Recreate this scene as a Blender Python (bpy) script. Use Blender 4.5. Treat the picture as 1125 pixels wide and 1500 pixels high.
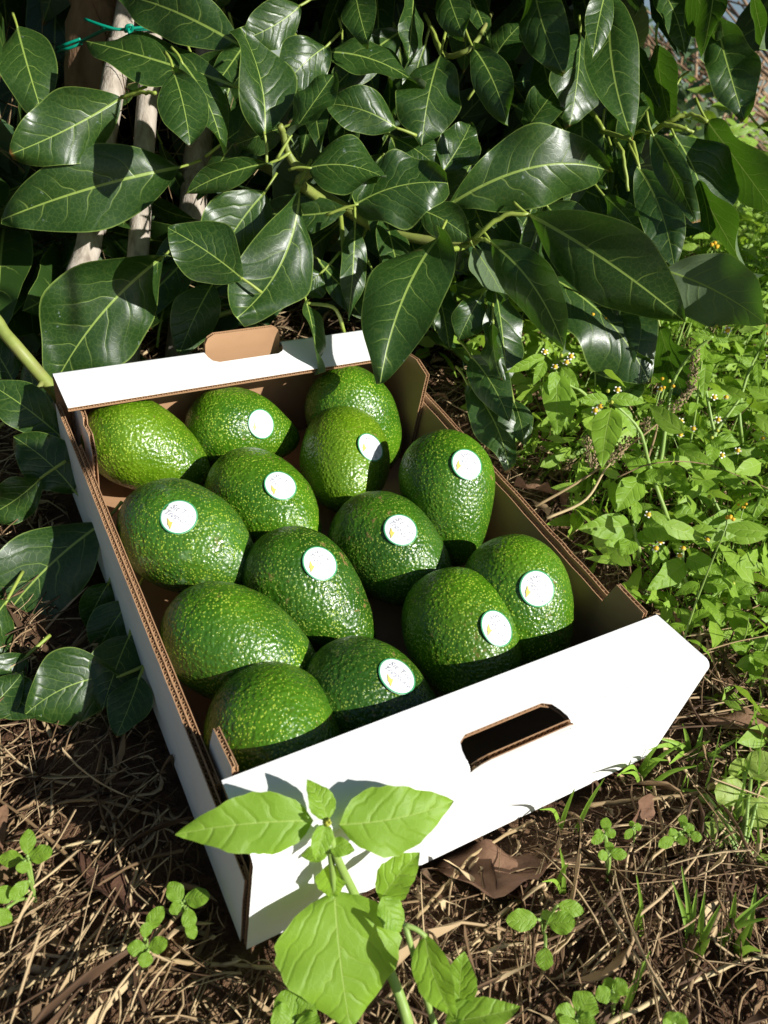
import bpy, math, random
import numpy as np
from mathutils import Vector, Matrix, noise
from mathutils.geometry import tessellate_polygon
from mathutils.bvhtree import BVHTree

for o in list(bpy.data.objects): bpy.data.objects.remove(o)
sc = bpy.context.scene
COL = sc.collection
rng = np.random.default_rng(7)
random.seed(7)

# ---------------------------------------------------------------- frames
# B = frame of the box (origin at its front left bottom corner, x along the front, y to the back, z up its walls).
# The box stands on a bank, so B is tilted against the world; everything is worked out in B and turned into the world by Q.
RC = np.array([[0.87207634, -0.46821493, 0.14232931], [-0.22139668, -0.63685773, -0.73850913], [0.43642453, 0.61252511, -0.65904979]])
TC = np.array([-0.07476048, 0.2340938, 0.43436167])
F = 1192.757
CAMB = -RC.T @ TC
PITCH, ROLL = math.radians(25.5), math.radians(6)
up_cam = np.array([math.sin(ROLL) * math.cos(PITCH), -math.cos(ROLL) * math.cos(PITCH), -math.sin(PITCH)])
UP = RC.T @ up_cam
UP /= np.linalg.norm(UP)
_x = np.array([1., 0, 0]) - UP[0] * UP
_x /= np.linalg.norm(_x)
Q = np.array([_x, np.cross(UP, _x), UP])
SUN = RC.T @ np.array([.76, -.10, -.64])
SUN /= np.linalg.norm(SUN)

def nrm(v):
    v = np.asarray(v, float)
    return v / (np.linalg.norm(v) + 1e-12)
def P(u, v, d):
    """point at distance d (along the optical axis) where the photograph shows (u, v)"""
    return CAMB + RC.T @ (np.array([(u - 562.5) / F, (v - 750.) / F, 1.]) * d)
def on_z(u, v, z):
    o, d = CAMB, RC.T @ np.array([(u - 562.5) / F, (v - 750.) / F, 1.])
    return o + d * (z - o[2]) / d[2]
def px(p):
    q = RC @ np.asarray(p) + TC
    return 562.5 + F * q[0] / q[2], 750 + F * q[1] / q[2], q[2]
def W(p):
    return np.asarray(p, float) @ Q.T

# ---------------------------------------------------------------- camera, sky, sun, exposure
cam = bpy.data.cameras.new('camera')
cam.sensor_fit = 'VERTICAL'; cam.sensor_height = 36; cam.sensor_width = 27
cam.lens = F / 1500 * 36
cam.clip_start = .02; cam.clip_end = 400
cam.dof.use_dof = True; cam.dof.focus_distance = .60; cam.dof.aperture_fstop = 13
co = bpy.data.objects.new('camera', cam); COL.objects.link(co)
m = Matrix.Identity(4)
for k, ax in enumerate((RC[0], -RC[1], -RC[2])):
    a = Q @ ax
    for r in range(3): m[r][k] = a[r]
cw = Q @ CAMB
for r in range(3): m[r][3] = cw[r]
co.matrix_world = m
sc.camera = co
sunw = Q @ SUN
world = bpy.data.worlds.new('World'); sc.world = world; world.use_nodes = True
wn = world.node_tree
sky = wn.nodes.new('ShaderNodeTexSky'); sky.sky_type = 'NISHITA'; sky.sun_disc = False
sky.sun_elevation = math.asin(sunw[2]); sky.sun_rotation = math.atan2(sunw[0], sunw[1])
sky.air_density = 1.0; sky.dust_density = .6
bg = wn.nodes['Background']; bg.inputs['Strength'].default_value = .05
wn.links.new(sky.outputs[0], bg.inputs['Color'])
sl = bpy.data.lights.new('sun', 'SUN'); sl.energy = 5.0; sl.angle = math.radians(.53); sl.color = (1, .975, .93)
so = bpy.data.objects.new('sun', sl); COL.objects.link(so)
so.rotation_euler = Vector(sunw).to_track_quat('Z', 'Y').to_euler()
so.location = (0, 0, 3)
sc.view_settings.view_transform = 'Standard'; sc.view_settings.look = 'None'
sc.view_settings.gamma = 1; sc.view_settings.use_curve_mapping = False
sc.view_settings.exposure = .6
sc.render.engine = 'CYCLES'
sc.cycles.use_denoising = True
sc.cycles.max_bounces = 8; sc.cycles.diffuse_bounces = 4; sc.cycles.transmission_bounces = 4

# ---------------------------------------------------------------- node helpers
class NT:
    def __init__(s, name):
        s.m = bpy.data.materials.new(name); s.m.use_nodes = True
        s.t = s.m.node_tree; s.t.nodes.clear()
        s.out = s.n('ShaderNodeOutputMaterial')
    def n(s, typ, **kw):
        x = s.t.nodes.new(typ)
        for k, v in kw.items(): setattr(x, k, v)
        return x
    def set(s, sock, v):
        if v is None: return
        if hasattr(v, 'is_linked') or isinstance(v, bpy.types.NodeSocket): s.t.links.new(v, sock)
        elif isinstance(v, tuple) and len(v) == 3 and sock.type == 'RGBA': sock.default_value = (*v, 1)
        else: sock.default_value = v
    def math(s, op, a, b=None, c=None, clamp=False):
        x = s.n('ShaderNodeMath', operation=op, use_clamp=clamp)
        s.set(x.inputs[0], a); s.set(x.inputs[1], b)
        if c is not None: s.set(x.inputs[2], c)
        return x.outputs[0]
    def mix(s, f, a, b):
        x = s.n('ShaderNodeMix', data_type='RGBA')
        s.set(x.inputs[0], f); s.set(x.inputs[6], a); s.set(x.inputs[7], b)
        return x.outputs[2]
    def ss(s, v, lo, hi, a=0., b=1.):
        x = s.n('ShaderNodeMapRange', interpolation_type='SMOOTHSTEP')
        s.set(x.inputs[0], v); s.set(x.inputs[1], lo); s.set(x.inputs[2], hi); s.set(x.inputs[3], a); s.set(x.inputs[4], b)
        return x.outputs[0]
    def noise(s, vec, scale, detail=3., rough=.55):
        x = s.n('ShaderNodeTexNoise'); s.set(x.inputs['Vector'], vec)
        x.inputs['Scale'].default_value = scale; x.inputs['Detail'].default_value = detail; x.inputs['Roughness'].default_value = rough
        return x.outputs[0]
    def vor(s, vec, scale, feature='F1', out=0):
        x = s.n('ShaderNodeTexVoronoi', feature=feature); s.set(x.inputs['Vector'], vec); x.inputs['Scale'].default_value = scale
        return x.outputs[out]
    def ramp(s, f, stops):
        x = s.n('ShaderNodeValToRGB'); s.set(x.inputs[0], f)
        e = x.color_ramp.elements
        while len(e) < len(stops): e.new(.5)
        for k, (p, c) in enumerate(stops): e[k].position = p; e[k].color = (*c, 1)
        return x.outputs[0]
    def bump(s, h, strength, dist):
        x = s.n('ShaderNodeBump'); s.set(x.inputs['Height'], h); x.inputs['Strength'].default_value = strength; x.inputs['Distance'].default_value = dist
        return x.outputs[0]
    def pbsdf(s, col, rough=.5, spec=.5, normal=None, coat=0., sheen=0.):
        x = s.n('ShaderNodeBsdfPrincipled')
        s.set(x.inputs['Base Color'], col); s.set(x.inputs['Roughness'], rough); s.set(x.inputs['Specular IOR Level'], spec)
        if normal is not None: s.set(x.inputs['Normal'], normal)
        if coat: x.inputs['Coat Weight'].default_value = coat; x.inputs['Coat Roughness'].default_value = .2
        return x.outputs[0]
    def done(s, sh):
        s.t.links.new(sh, s.out.inputs['Surface']); return s.m
    def obj(s): return s.n('ShaderNodeTexCoord').outputs['Object']
    def rand(s): return s.n('ShaderNodeObjectInfo').outputs['Random']
    def geo(s, k): return s.n('ShaderNodeNewGeometry').outputs[k]
    def add(s, a, b, f=None):
        if f is None:
            x = s.n('ShaderNodeAddShader'); s.t.links.new(a, x.inputs[0]); s.t.links.new(b, x.inputs[1])
        else:
            x = s.n('ShaderNodeMixShader'); s.set(x.inputs[0], f); s.t.links.new(a, x.inputs[1]); s.t.links.new(b, x.inputs[2])
        return x.outputs[0]

def leaf_material(name, dark, light, under, vein, trans, tfac, rough, N=6.5, slope=1., spots=True, vw=.042, island=False, spec=.5, bumpk=1.0):
    n = NT(name)
    uv = n.n('ShaderNodeUVMap', uv_map='leaf').outputs[0]
    sp = n.n('ShaderNodeSeparateXYZ'); n.t.links.new(uv, sp.inputs[0])
    s_, t_ = sp.outputs[0], sp.outputs[1]          # s: distance from the midrib / leaf length, t: along the midrib
    uv2 = n.n('ShaderNodeUVMap', uv_map='edge').outputs[0]
    sp2 = n.n('ShaderNodeSeparateXYZ'); n.t.links.new(uv2, sp2.inputs[0])
    e_ = sp2.outputs[0]                            # 0 midrib .. 1 margin
    rnd = n.geo('Random Per Island') if island else n.rand()
    d = n.math('ABSOLUTE', s_)
    oc = n.obj()
    side = n.math('GREATER_THAN', s_, 0.)
    n1 = n.n('ShaderNodeCombineXYZ'); n.set(n1.inputs[0], n.math('MULTIPLY_ADD', side, 3.7, n.math('MULTIPLY', t_, 1.7))); n.set(n1.inputs[1], n.math('MULTIPLY', rnd, 50.)); n.set(n1.inputs[2], n.math('MULTIPLY', d, 2.))
    wob = n.noise(n1.outputs[0], 1.6, 2.)
    fine = n.noise(oc, 70., 2.)
    ph = n.math('MULTIPLY_ADD', t_, N, n.math('MULTIPLY', side, .43))
    ph = n.math('SUBTRACT', ph, n.math('MULTIPLY', n.math('POWER', d, 1.25), N * slope * 1.5))
    ph = n.math('ADD', ph, n.math('MULTIPLY', wob, 1.9))
    ph = n.math('ADD', ph, n.math('MULTIPLY', fine, .13))
    ph = n.math('ADD', ph, n.math('MULTIPLY', rnd, 7.))
    fr = n.math('FRACT', ph)
    dist = n.math('ABSOLUTE', n.math('SUBTRACT', fr, .5))
    vline = n.ss(dist, vw * .2, vw, 1., 0.)
    vline = n.math('MULTIPLY', vline, n.ss(e_, .15, .92, 1., .0))
    hump = n.math('SUBTRACT', n.ss(dist, 0., .22, 0., 1.), vline)
    mid = n.ss(d, n.math('MULTIPLY_ADD', t_, -.005, .0065), n.math('MULTIPLY_ADD', t_, -.008, .0115), 1., 0.)
    ret = n.vor(oc, 210., 'DISTANCE_TO_EDGE')
    retl = n.ss(ret, .0, .09, 1., 0.)
    edge = n.ss(e_, .955, .995)
    nz = n.noise(oc, 14., 4.)
    col = n.mix(nz, dark, light)
    col = n.mix(n.math('MULTIPLY', rnd, .55), col, light)
    vm = n.math('MAXIMUM', n.math('MULTIPLY', vline, .5), mid)
    vm = n.math('MAXIMUM', vm, n.math('MULTIPLY', edge, .55))
    vm = n.math('MAXIMUM', vm, n.math('MULTIPLY', retl, .10))
    col = n.mix(vm, col, vein)
    ro = rough
    if spots:
        sn = n.noise(oc, 160., 3., .6)
        big = n.noise(oc, 22., 2.)
        sm = n.math('MULTIPLY', n.ss(sn, .66, .74), n.ss(big, .50, .66))
        sm = n.math('MULTIPLY', sm, .55)
        col = n.mix(sm, col, (.30, .36, .36))
        tip = n.math('MULTIPLY', n.ss(n.math('ADD', t_, n.math('MULTIPLY', nz, .04)), .985, 1.02), n.ss(rnd, .55, .6))
        col = n.mix(tip, col, (.22, .10, .03))
        brn = n.math('MULTIPLY', n.ss(n.noise(oc, 38., 3.), .70, .76), n.ss(rnd, .35, .5))
        col = n.mix(n.math('MULTIPLY', brn, .7), col, (.16, .09, .03))
        ro = n.math('MULTIPLY_ADD', n.noise(oc, 60., 3.), .25, rough - .12)
    colb = n.mix(n.math('MULTIPLY', vm, .8), under, vein)
    back = n.geo('Backfacing')
    base = n.mix(back, col, colb)
    h = n.math('ADD', n.math('MULTIPLY', hump, .8), n.math('MULTIPLY', n.noise(oc, 110., 2.), .5))
    h = n.math('SUBTRACT', h, n.math('MULTIPLY', mid, .7))
    h = n.math('SUBTRACT', h, n.math('MULTIPLY', retl, .10))
    nor = n.bump(h, .22 * bumpk, .0012)
    sh = n.pbsdf(base, n.math('MULTIPLY_ADD', back, .35, ro), n.math('MULTIPLY_ADD', back, -spec * .7, spec), nor)
    tr = n.n('ShaderNodeBsdfTranslucent'); n.set(tr.inputs[0], n.mix(vm, trans, vein)); n.set(tr.inputs['Normal'], nor)
    return n.done(n.add(sh, tr.outputs[0], tfac))

def simple(name, cols, scale=30., rough=.6, bump=.0, bscale=150., bdist=.001, spec=.4, stretch=None, rndmix=0., island=False, trans=0.):
    n = NT(name)
    oc = n.obj()
    if stretch:
        mp = n.n('ShaderNodeMapping'); n.t.links.new(oc, mp.inputs[0]); mp.inputs['Scale'].default_value = stretch; oc = mp.outputs[0]
    f = n.noise(oc, scale, 4., .6)
    if rndmix:
        r = n.geo('Random Per Island') if island else n.rand()
        f = n.math('ADD', n.math('MULTIPLY', f, 1 - rndmix), n.math('MULTIPLY', r, rndmix))
    k = len(cols)
    c = n.ramp(f, [(.25 + .5 * i / max(1, k - 1), cc) for i, cc in enumerate(cols)])
    nor = n.bump(n.noise(oc, bscale, 3.), bump, bdist) if bump else None
    sh = n.pbsdf(c, rough, spec, nor)
    if trans:
        tr = n.n('ShaderNodeBsdfTranslucent'); n.set(tr.inputs[0], c); sh = n.add(sh, tr.outputs[0], trans)
    return n.done(sh)

M = {}
M['tree_leaf'] = leaf_material('avocado leaf', (.010, .034, .006), (.027, .066, .011), (.10, .145, .075), (.25, .35, .07), (.10, .25, .012), .20, .37, spec=.45)
M['tree_leaf_mass'] = leaf_material('avocado leaf deep', (.014, .042, .015), (.028, .072, .022), (.09, .13, .08), (.20, .30, .08), (.08, .20, .015), .15, .36, island=True)
M['weed_leaf'] = leaf_material('weed leaf', (.14, .27, .020), (.21, .36, .032), (.21, .33, .06), (.31, .45, .08), (.34, .56, .03), .36, .5, N=5., slope=1., spots=False, vw=.06, spec=.3, bumpk=1.5)
M['weed_mass'] = leaf_material('weed leaf small', (.13, .25, .022), (.27, .42, .045), (.24, .36, .07), (.33, .46, .09), (.38, .60, .04), .33, .5, N=3.5, slope=1., spots=False, vw=.06, island=True, spec=.35)
M['pale_leaf'] = leaf_material('pale round leaf', (.28, .40, .07), (.38, .50, .10), (.30, .40, .12), (.42, .52, .16), (.45, .60, .08), .42, .5, N=3., slope=1., spots=False, vw=.05, spec=.3)
M['petiole'] = simple('petiole', [(.20, .27, .035), (.30, .36, .07)], 60., .45, spec=.5)
M['twig'] = simple('green twig', [(.12, .17, .03), (.23, .27, .06), (.20, .19, .07)], 35., .5, .2, 200., .0006)
M['weed_stem'] = simple('weed stem', [(.17, .28, .05), (.26, .36, .09)], 40., .5)
M['bark'] = simple('avocado bark', [(.10, .055, .03), (.24, .14, .08), (.32, .20, .12)], 40., .85, .9, 90., .004, .2, (1, 1, .35))
M['pole'] = simple('weathered wood', [(.17, .135, .105), (.36, .31, .25), (.47, .42, .36)], 60., .8, .7, 160., .0015, .25, (2.5, 2.5, .18))
M['wire'] = simple('green plastic wire', [(.0, .16, .10), (.0, .24, .15)], 30., .35)
M['straw'] = simple('dry straw', [(.075, .042, .022), (.22, .14, .07), (.46, .34, .19)], 12., .75, rndmix=.75, island=True, spec=.25)
M['stalk'] = simple('dry stalk', [(.17, .11, .055), (.36, .26, .13), (.50, .40, .22)], 25., .7, .3, 120., .0006, .25, rndmix=.5)
M['dead_leaf'] = simple('dead leaf', [(.045, .020, .012), (.11, .055, .032), (.20, .115, .065)], 45., .8, .9, 120., .002, .25, rndmix=.4)
M['grass'] = simple('grass blade', [(.17, .32, .03), (.30, .48, .06)], 12., .5, rndmix=.6, island=True, trans=.3)
M['seed'] = simple('dry seed head', [(.22, .15, .08), (.36, .27, .15)], 120., .8, .5, 400., .001)
M['disc'] = simple('flower disc', [(.55, .30, .01), (.75, .45, .02)], 200., .6, .5, 900., .0005)
M['bud'] = simple('flower bud', [(.28, .33, .04), (.40, .42, .05)], 200., .6)
M['ray'] = simple('flower ray', [(.75, .75, .66), (.8, .8, .75)], 100., .6)
M['cane'] = simple('dry cane', [(.10, .055, .030), (.22, .13, .07), (.36, .24, .14)], 6., .7, rndmix=.6)
M['far_leaf'] = simple('far foliage', [(.035, .075, .025), (.07, .12, .045), (.11, .17, .06)], 6., .6, rndmix=.7, island=True, trans=.2)

def ground_material():
    n = NT('soil')
    oc = n.obj()
    a = n.noise(oc, 9., 6., .65); b = n.noise(oc, 90., 5., .7)
    f = n.math('ADD', n.math('MULTIPLY', a, .55), n.math('MULTIPLY', b, .45))
    c = n.ramp(f, [(.30, (.040, .022, .013)), (.45, (.105, .055, .030)), (.57, (.19, .11, .06)), (.72, (.30, .20, .11))])
    far = n.n('ShaderNodeVectorMath', operation='LENGTH'); n.t.links.new(oc, far.inputs[0])
    green = n.ramp(n.noise(oc, 5., 5., .7), [(.35, (.05, .08, .02)), (.6, (.10, .16, .035)), (.75, (.20, .17, .08))])
    c = n.mix(n.ss(far.outputs['Value'], 2.0, 4.5), c, green)
    h = n.math('ADD', n.math('MULTIPLY', n.noise(oc, 60., 6., .7), 1.), n.math('MULTIPLY', n.noise(oc, 320., 4., .7), .4))
    return n.done(n.pbsdf(c, .92, .15, n.bump(h, 1., .012)))
M['soil'] = ground_material()

def board_material(name, col, dirt):
    n = NT(name); oc = n.obj()
    f = n.noise(oc, 26., 5., .6)
    c = n.mix(n.math('MULTIPLY', n.ss(f, .50, .78), .5), col, dirt)
    fine = n.noise(oc, 700., 2.)
    c = n.mix(n.math('MULTIPLY', fine, .12), c, dirt)
    h = n.math('ADD', n.noise(oc, 40., 2.), n.math('MULTIPLY', fine, .15))
    return n.done(n.pbsdf(c, .62, .35, n.bump(h, .35, .0012)))
M['white'] = board_material('white board', (.80, .80, .79), (.70, .68, .63))
M['kraft'] = board_material('kraft board', (.38, .22, .115), (.27, .15, .075))
M['flute'] = board_material('corrugated medium', (.40, .25, .135), (.28, .16, .08))

def avocado_material(name, g1, g2, bloom=.0, spec_y=(.34, .46, .04)):
    n = NT(name); oc = n.obj()
    rv = n.math('MULTIPLY', n.rand(), 40.)
    v = n.n('ShaderNodeVectorMath', operation='ADD'); n.t.links.new(oc, v.inputs[0]); n.t.links.new(rv, v.inputs[1])
    vec = v.outputs[0]
    big = n.noise(vec, 22., 4., .6)
    c = n.mix(n.ss(big, .3, .72), g1, g2)
    # warts: shaded by relief only; lenticels: small pale dots of the skin
    wv = n.noise(vec, 170., 2.)
    vv = n.n('ShaderNodeVectorMath', operation='ADD'); n.t.links.new(vec, vv.inputs[0])
    sc2 = n.n('ShaderNodeMath', operation='MULTIPLY'); n.t.links.new(wv, sc2.inputs[0]); sc2.inputs[1].default_value = .0025
    n.t.links.new(sc2.outputs[0], vv.inputs[1])
    d1 = n.vor(vv.outputs[0], 560.)
    dotr = n.math('MULTIPLY_ADD', n.noise(vec, 55., 2.), .40, .10)
    dots = n.ss(d1, n.math('MULTIPLY', dotr, .65), n.math('MULTIPLY', dotr, 1.25), 1., 0.)
    dens = n.ss(n.noise(vec, 30., 2.), .30, .60, .6, 1.)
    c = n.mix(n.math('MULTIPLY', n.math('MULTIPLY', dots, dens), .85), c, spec_y)
    if bloom:
        c = n.mix(n.math('MULTIPLY', n.ss(n.noise(vec, 60., 5., .7), .52, .72), bloom), c, (.22, .30, .20))
    scar = n.math('MULTIPLY', n.ss(n.noise(vec, 130., 4., .7), .60, .66), n.ss(n.noise(vec, 24., 2.), .50, .64))
    c = n.mix(n.math('MULTIPLY', scar, .8), c, (.26, .15, .06))
    hue = n.noise(vec, 9., 2.)
    c = n.mix(n.ss(hue, .52, .75, 0., .55), c, (.075, .15, .006))
    c = n.mix(n.ss(hue, .48, .25, 0., .5), c, (.012, .045, .010))
    sc3 = n.math('MULTIPLY', n.ss(n.noise(vec, 260., 3., .6), .70, .73), .8)
    c = n.mix(sc3, c, (.05, .035, .02))
    wart = n.ss(n.vor(vec, 430., 'SMOOTH_F1'), .1, .75, 1., 0.)
    h = n.math('ADD', n.math('MULTIPLY', wart, .8), n.math('MULTIPLY', n.noise(vec, 330., 3.), .55))
    h = n.math('ADD', h, n.math('MULTIPLY', dots, .25))
    ro = n.math('MULTIPLY_ADD', n.noise(vec, 80., 3.), .26, .18)
    return n.done(n.pbsdf(c, ro, .5, n.bump(h, .46, .0013)))
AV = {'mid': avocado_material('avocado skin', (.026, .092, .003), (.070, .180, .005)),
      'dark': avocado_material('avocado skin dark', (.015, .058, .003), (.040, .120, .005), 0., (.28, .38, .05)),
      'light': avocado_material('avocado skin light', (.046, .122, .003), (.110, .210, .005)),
      'bloom': avocado_material('avocado skin waxy', (.025, .088, .007), (.052, .145, .010), .45)}
M['scar'] = simple('stem scar', [(.10, .07, .03), (.22, .16, .07)], 300., .8, .5, 700., .001)
M['sticker'] = simple('sticker paper', [(.68, .70, .72), (.72, .74, .76)], 200., .4, spec=.5)
M['sticker_green'] = simple('sticker green print', [(.05, .30, .12), (.06, .33, .14)], 200., .4)
M['sticker_ink'] = simple('sticker ink', [(.40, .39, .42), (.46, .45, .48)], 200., .5)
M['sticker_yellow'] = simple('sticker yellow print', [(.62, .48, .10), (.66, .52, .12)], 200., .5)

# ---------------------------------------------------------------- object helpers
def link(name, mesh, parent=None, loc=None):
    o = bpy.data.objects.new(name, mesh); COL.objects.link(o)
    if loc is not None: o.location = loc
    if parent is not None: o.parent = parent
    return o
def tag(o, label=None, cat=None, group=None, kind=None):
    for k, v in (('label', label), ('category', cat), ('group', group), ('kind', kind)):
        if v: o[k] = v
    return o
ORG = {}
def empty(name, base, label, cat, group=None):
    o = bpy.data.objects.new(name, None); COL.objects.link(o)
    o.empty_display_size = .02; w = W(base); o.location = w; ORG[o.name] = w
    return tag(o, label, cat, group)
def mesh(name, v, f, mats, uv=None, edge=None, smooth=True, mi=None):
    me = bpy.data.meshes.new(name)
    me.from_pydata([tuple(x) for x in v], [], [tuple(int(i) for i in x) for x in f])
    for mm in mats: me.materials.append(mm)
    if mi is not None: me.polygons.foreach_set('material_index', np.asarray(mi, np.int32))
    me.polygons.foreach_set('use_smooth', np.full(len(me.polygons), smooth))
    if uv is not None:
        li = np.zeros(len(me.loops), np.int32); me.loops.foreach_get('vertex_index', li)
        for nm, a in (('leaf', uv), ('edge', edge)):
            l = me.uv_layers.new(name=nm); l.data.foreach_set('uv', np.asarray(a, np.float32)[li].ravel())
    me.update()
    return me
def put(name, vB, f, mats, parent=None, grand=None, smooth=True, uv=None, edge=None, mi=None):
    """mesh from points of frame B: own object, origin at its first point"""
    vw = W(vB); o0 = vw[0].copy()
    me = mesh(name, vw - o0, f, mats, uv, edge, smooth, mi)
    off = ORG[parent.name] if parent is not None else np.zeros(3)
    o = link(name, me, parent, o0 - off)
    ORG[o.name] = o0
    return o

def tube(pts, rad, n=6, closed_end=True):
    pts = np.asarray(pts, float); k = len(pts)
    rad = np.broadcast_to(np.asarray(rad, float), (k,)) if np.ndim(rad) else np.full(k, rad)
    tg = np.gradient(pts, axis=0); tg /= np.linalg.norm(tg, axis=1)[:, None] + 1e-12
    a = nrm(np.cross(tg[0], [.31, .52, .8])); V = []
    for i in range(k):
        a = nrm(a - tg[i] * (a @ tg[i])); b = np.cross(tg[i], a)
        for j in range(n):
            th = 2 * math.pi * j / n
            V.append(pts[i] + rad[i] * (math.cos(th) * a + math.sin(th) * b))
    Fc = [(i * n + j, i * n + (j + 1) % n, (i + 1) * n + (j + 1) % n, (i + 1) * n + j) for i in range(k - 1) for j in range(n)]
    if closed_end:
        Fc.append(tuple(range(n))[::-1]); Fc.append(tuple((k - 1) * n + j for j in range(n)))
    return np.array(V), Fc
def spline(pts, n=12):
    pts = np.asarray(pts, float)
    if len(pts) < 3:
        return pts[0] + (pts[-1] - pts[0]) * np.linspace(0, 1, n)[:, None]
    p = np.vstack([2 * pts[0] - pts[1], pts, 2 * pts[-1] - pts[-2]]); out = []
    m_ = len(pts) - 1
    for s in np.linspace(0, m_, n):
        i = min(int(s), m_ - 1); u = s - i; a, b, c, d = p[i:i + 4]
        out.append(.5 * (2 * b + (c - a) * u + (2 * a - 5 * b + 4 * c - d) * u * u + (3 * b - a - 3 * c + d) * u ** 3))
    return np.array(out)

def leaf_geo(L, Wd, m_=.48, e=.8, bend=.0, arc=0., fold=.15, wave=.03, wf=3., teeth=0, seed=0, nt=18, ns=4, tw=0., curl=0.):
    """blade in its own frame: x across, y along, z out of the upper face; returns points, faces, uv, edge"""
    r = random.Random(seed); ph1, ph2 = r.uniform(0, 6), r.uniform(0, 6)
    k = math.log(.5) / math.log(m_)
    V, U, E = [], [], []
    for i in range(nt + 1):
        t = i / nt
        w = max(0., math.sin(math.pi * min(1, t ** k))) ** e * (1 - .18 * t)
        w = w * Wd / 2 / .92 + .0035 * Wd * (1 - t) + .0015 * Wd
        if teeth: w *= 1 + .10 * ((t * teeth) % 1.) * (1 if t < .97 else 0)
        cx = arc * L * 4 * t * (1 - t); cz = bend * L * 4 * t * (1 - t)
        tang = tw * (t - .5)
        for j in range(-ns, ns + 1):
            s = j / ns
            wob = 1 + .035 * math.sin(7 * t + (ph1 if s < 0 else ph2)) + .02 * math.sin(17 * t + (ph2 if s < 0 else ph1))
            x = s * w * wob
            z = fold * abs(x) - .12 * abs(x) * abs(s) + wave * Wd * s * s * math.sin(wf * 6.28 * t + (ph1 if s < 0 else ph2)) + curl * Wd * s * abs(s)
            if ns > 2: z += .004 * Wd * math.cos(2 * math.pi * (t * 8 - abs(x) / L * 7)) * (1 - abs(s)) * min(1, abs(s) * 4)
            c, d = math.cos(tang), math.sin(tang)
            V.append((cx + x * c - z * d, t * L, cz + z * c + x * d)); U.append((x / L, t)); E.append((abs(s), t))
    n = 2 * ns + 1
    Fc = [(i * n + j, i * n + j + 1, (i + 1) * n + j + 1, (i + 1) * n + j) for i in range(nt) for j in range(2 * ns)]
    return np.array(V), Fc, np.array(U), np.array(E)
def basis(a, face, roll=0.):
    """columns side, along, out: 'out' is turned towards 'face' as far as the axis lets it, then rolled about the axis"""
    a = nrm(a); n = nrm(face - a * (face @ a)); s = np.cross(a, n)
    c, d = math.cos(roll), math.sin(roll)
    return np.array([c * s + d * n, a, c * n - d * s]).T
def mass(name, geos, items, mats, parent=None):
    """very many small pieces joined into one mesh; items: (which geo, B point, 3x3 basis, scale)"""
    VV, FF, UU, EE = [], [], [], []; off = 0
    for g, p, B, s in items:
        v, f, u, e = geos[g]
        VV.append((v * s) @ np.asarray(B).T + p); FF.append(np.asarray(f) + off); UU.append(u); EE.append(e); off += len(v)
    V = W(np.vstack(VV)).astype(np.float32); Fq = np.vstack(FF).astype(np.int32); k = Fq.shape[1]
    org = ORG[parent.name] if parent is not None else np.zeros(3)
    me = bpy.data.meshes.new(name)
    me.vertices.add(len(V)); me.vertices.foreach_set('co', (V - org.astype(np.float32)).ravel())
    me.loops.add(Fq.size); me.loops.foreach_set('vertex_index', Fq.ravel())
    me.polygons.add(len(Fq)); me.polygons.foreach_set('loop_start', np.arange(0, Fq.size, k, dtype=np.int32))
    for mm in mats: me.materials.append(mm)
    for nm, a in (('leaf', np.vstack(UU)), ('edge', np.vstack(EE))):
        l = me.uv_layers.new(name=nm); l.data.foreach_set('uv', a.astype(np.float32)[Fq.ravel()].ravel())
    me.update(calc_edges=True); me.validate()
    me.polygons.foreach_set('use_smooth', np.full(len(me.polygons), True))
    return link(name, me, parent, (0, 0, 0))
def ribbon_geo(seg=3, n=3, droop=0., taper=.3):
    pts = [(0, t, droop * t * t) for t in np.linspace(0, 1, seg + 1)]
    v, f = tube(pts, np.linspace(1, taper, seg + 1), n, False)
    return v, f

# ---------------------------------------------------------------- the ground
def soft(u, k=.12): return k * np.logaddexp(0, np.asarray(u) / k)
SY, SX = UP[1] / UP[2], UP[0] / UP[2]
def gbase(x, y):
    return -SY * soft(y - .75) + SY * soft(-y - .8) - SX * soft(x - 1.0) + SX * soft(-x - .6)
def gz(x, y):
    z = float(gbase(x, y))
    q = .010 * noise.fractal((x * 9, y * 9, 3.1), .9, 2.1, 3) + .006 * noise.noise((x * 38, y * 38, 7.)) + .0035 * noise.noise((x * 95, y * 95, 4.)) + .005 * max(0, noise.noise((x * 55, y * 55, 9.)) - .15) + .10 * noise.noise((x * .7, y * .7, 1.)) * min(1, max(0, (abs(x) + abs(y) - 1.5) / 3))
    inside = max(0, 1 - max(max(-x, x - .30), max(-y, y - .42), 0) / .05)
    return z - .004 + q * (1 - inside) - .012 * inside
us = np.sinh(np.linspace(-6.6, 6.6, 250)); us = us / us.max() * 150
gx, gy = us * 1. + .15, us * 1. + .15
# finer spacing where the picture is
gx = np.unique(np.concatenate([gx, np.linspace(-.4, .95, 240)])); gy = np.unique(np.concatenate([gy, np.linspace(-.4, .95, 240)]))
GV = [(x, y, gz(x, y)) for y in gy for x in gx]; nx = len(gx)
GF = [(j * nx + i, j * nx + i + 1, (j + 1) * nx + i + 1, (j + 1) * nx + i) for j in range(len(gy) - 1) for i in range(nx - 1)]
ground = link('ground', mesh('ground', W(np.array(GV)), GF, [M['soil']])); tag(ground, kind='structure')

# ---------------------------------------------------------------- the cardboard box
BW_, BD_, HS, HE, HT, INS, TH = .30, .418, .076, .102, .0985, .0456, .0034
box = empty('cardboard_box', (0, 0, 0), 'shallow open white cardboard tray filled with avocados', 'box')

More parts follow.
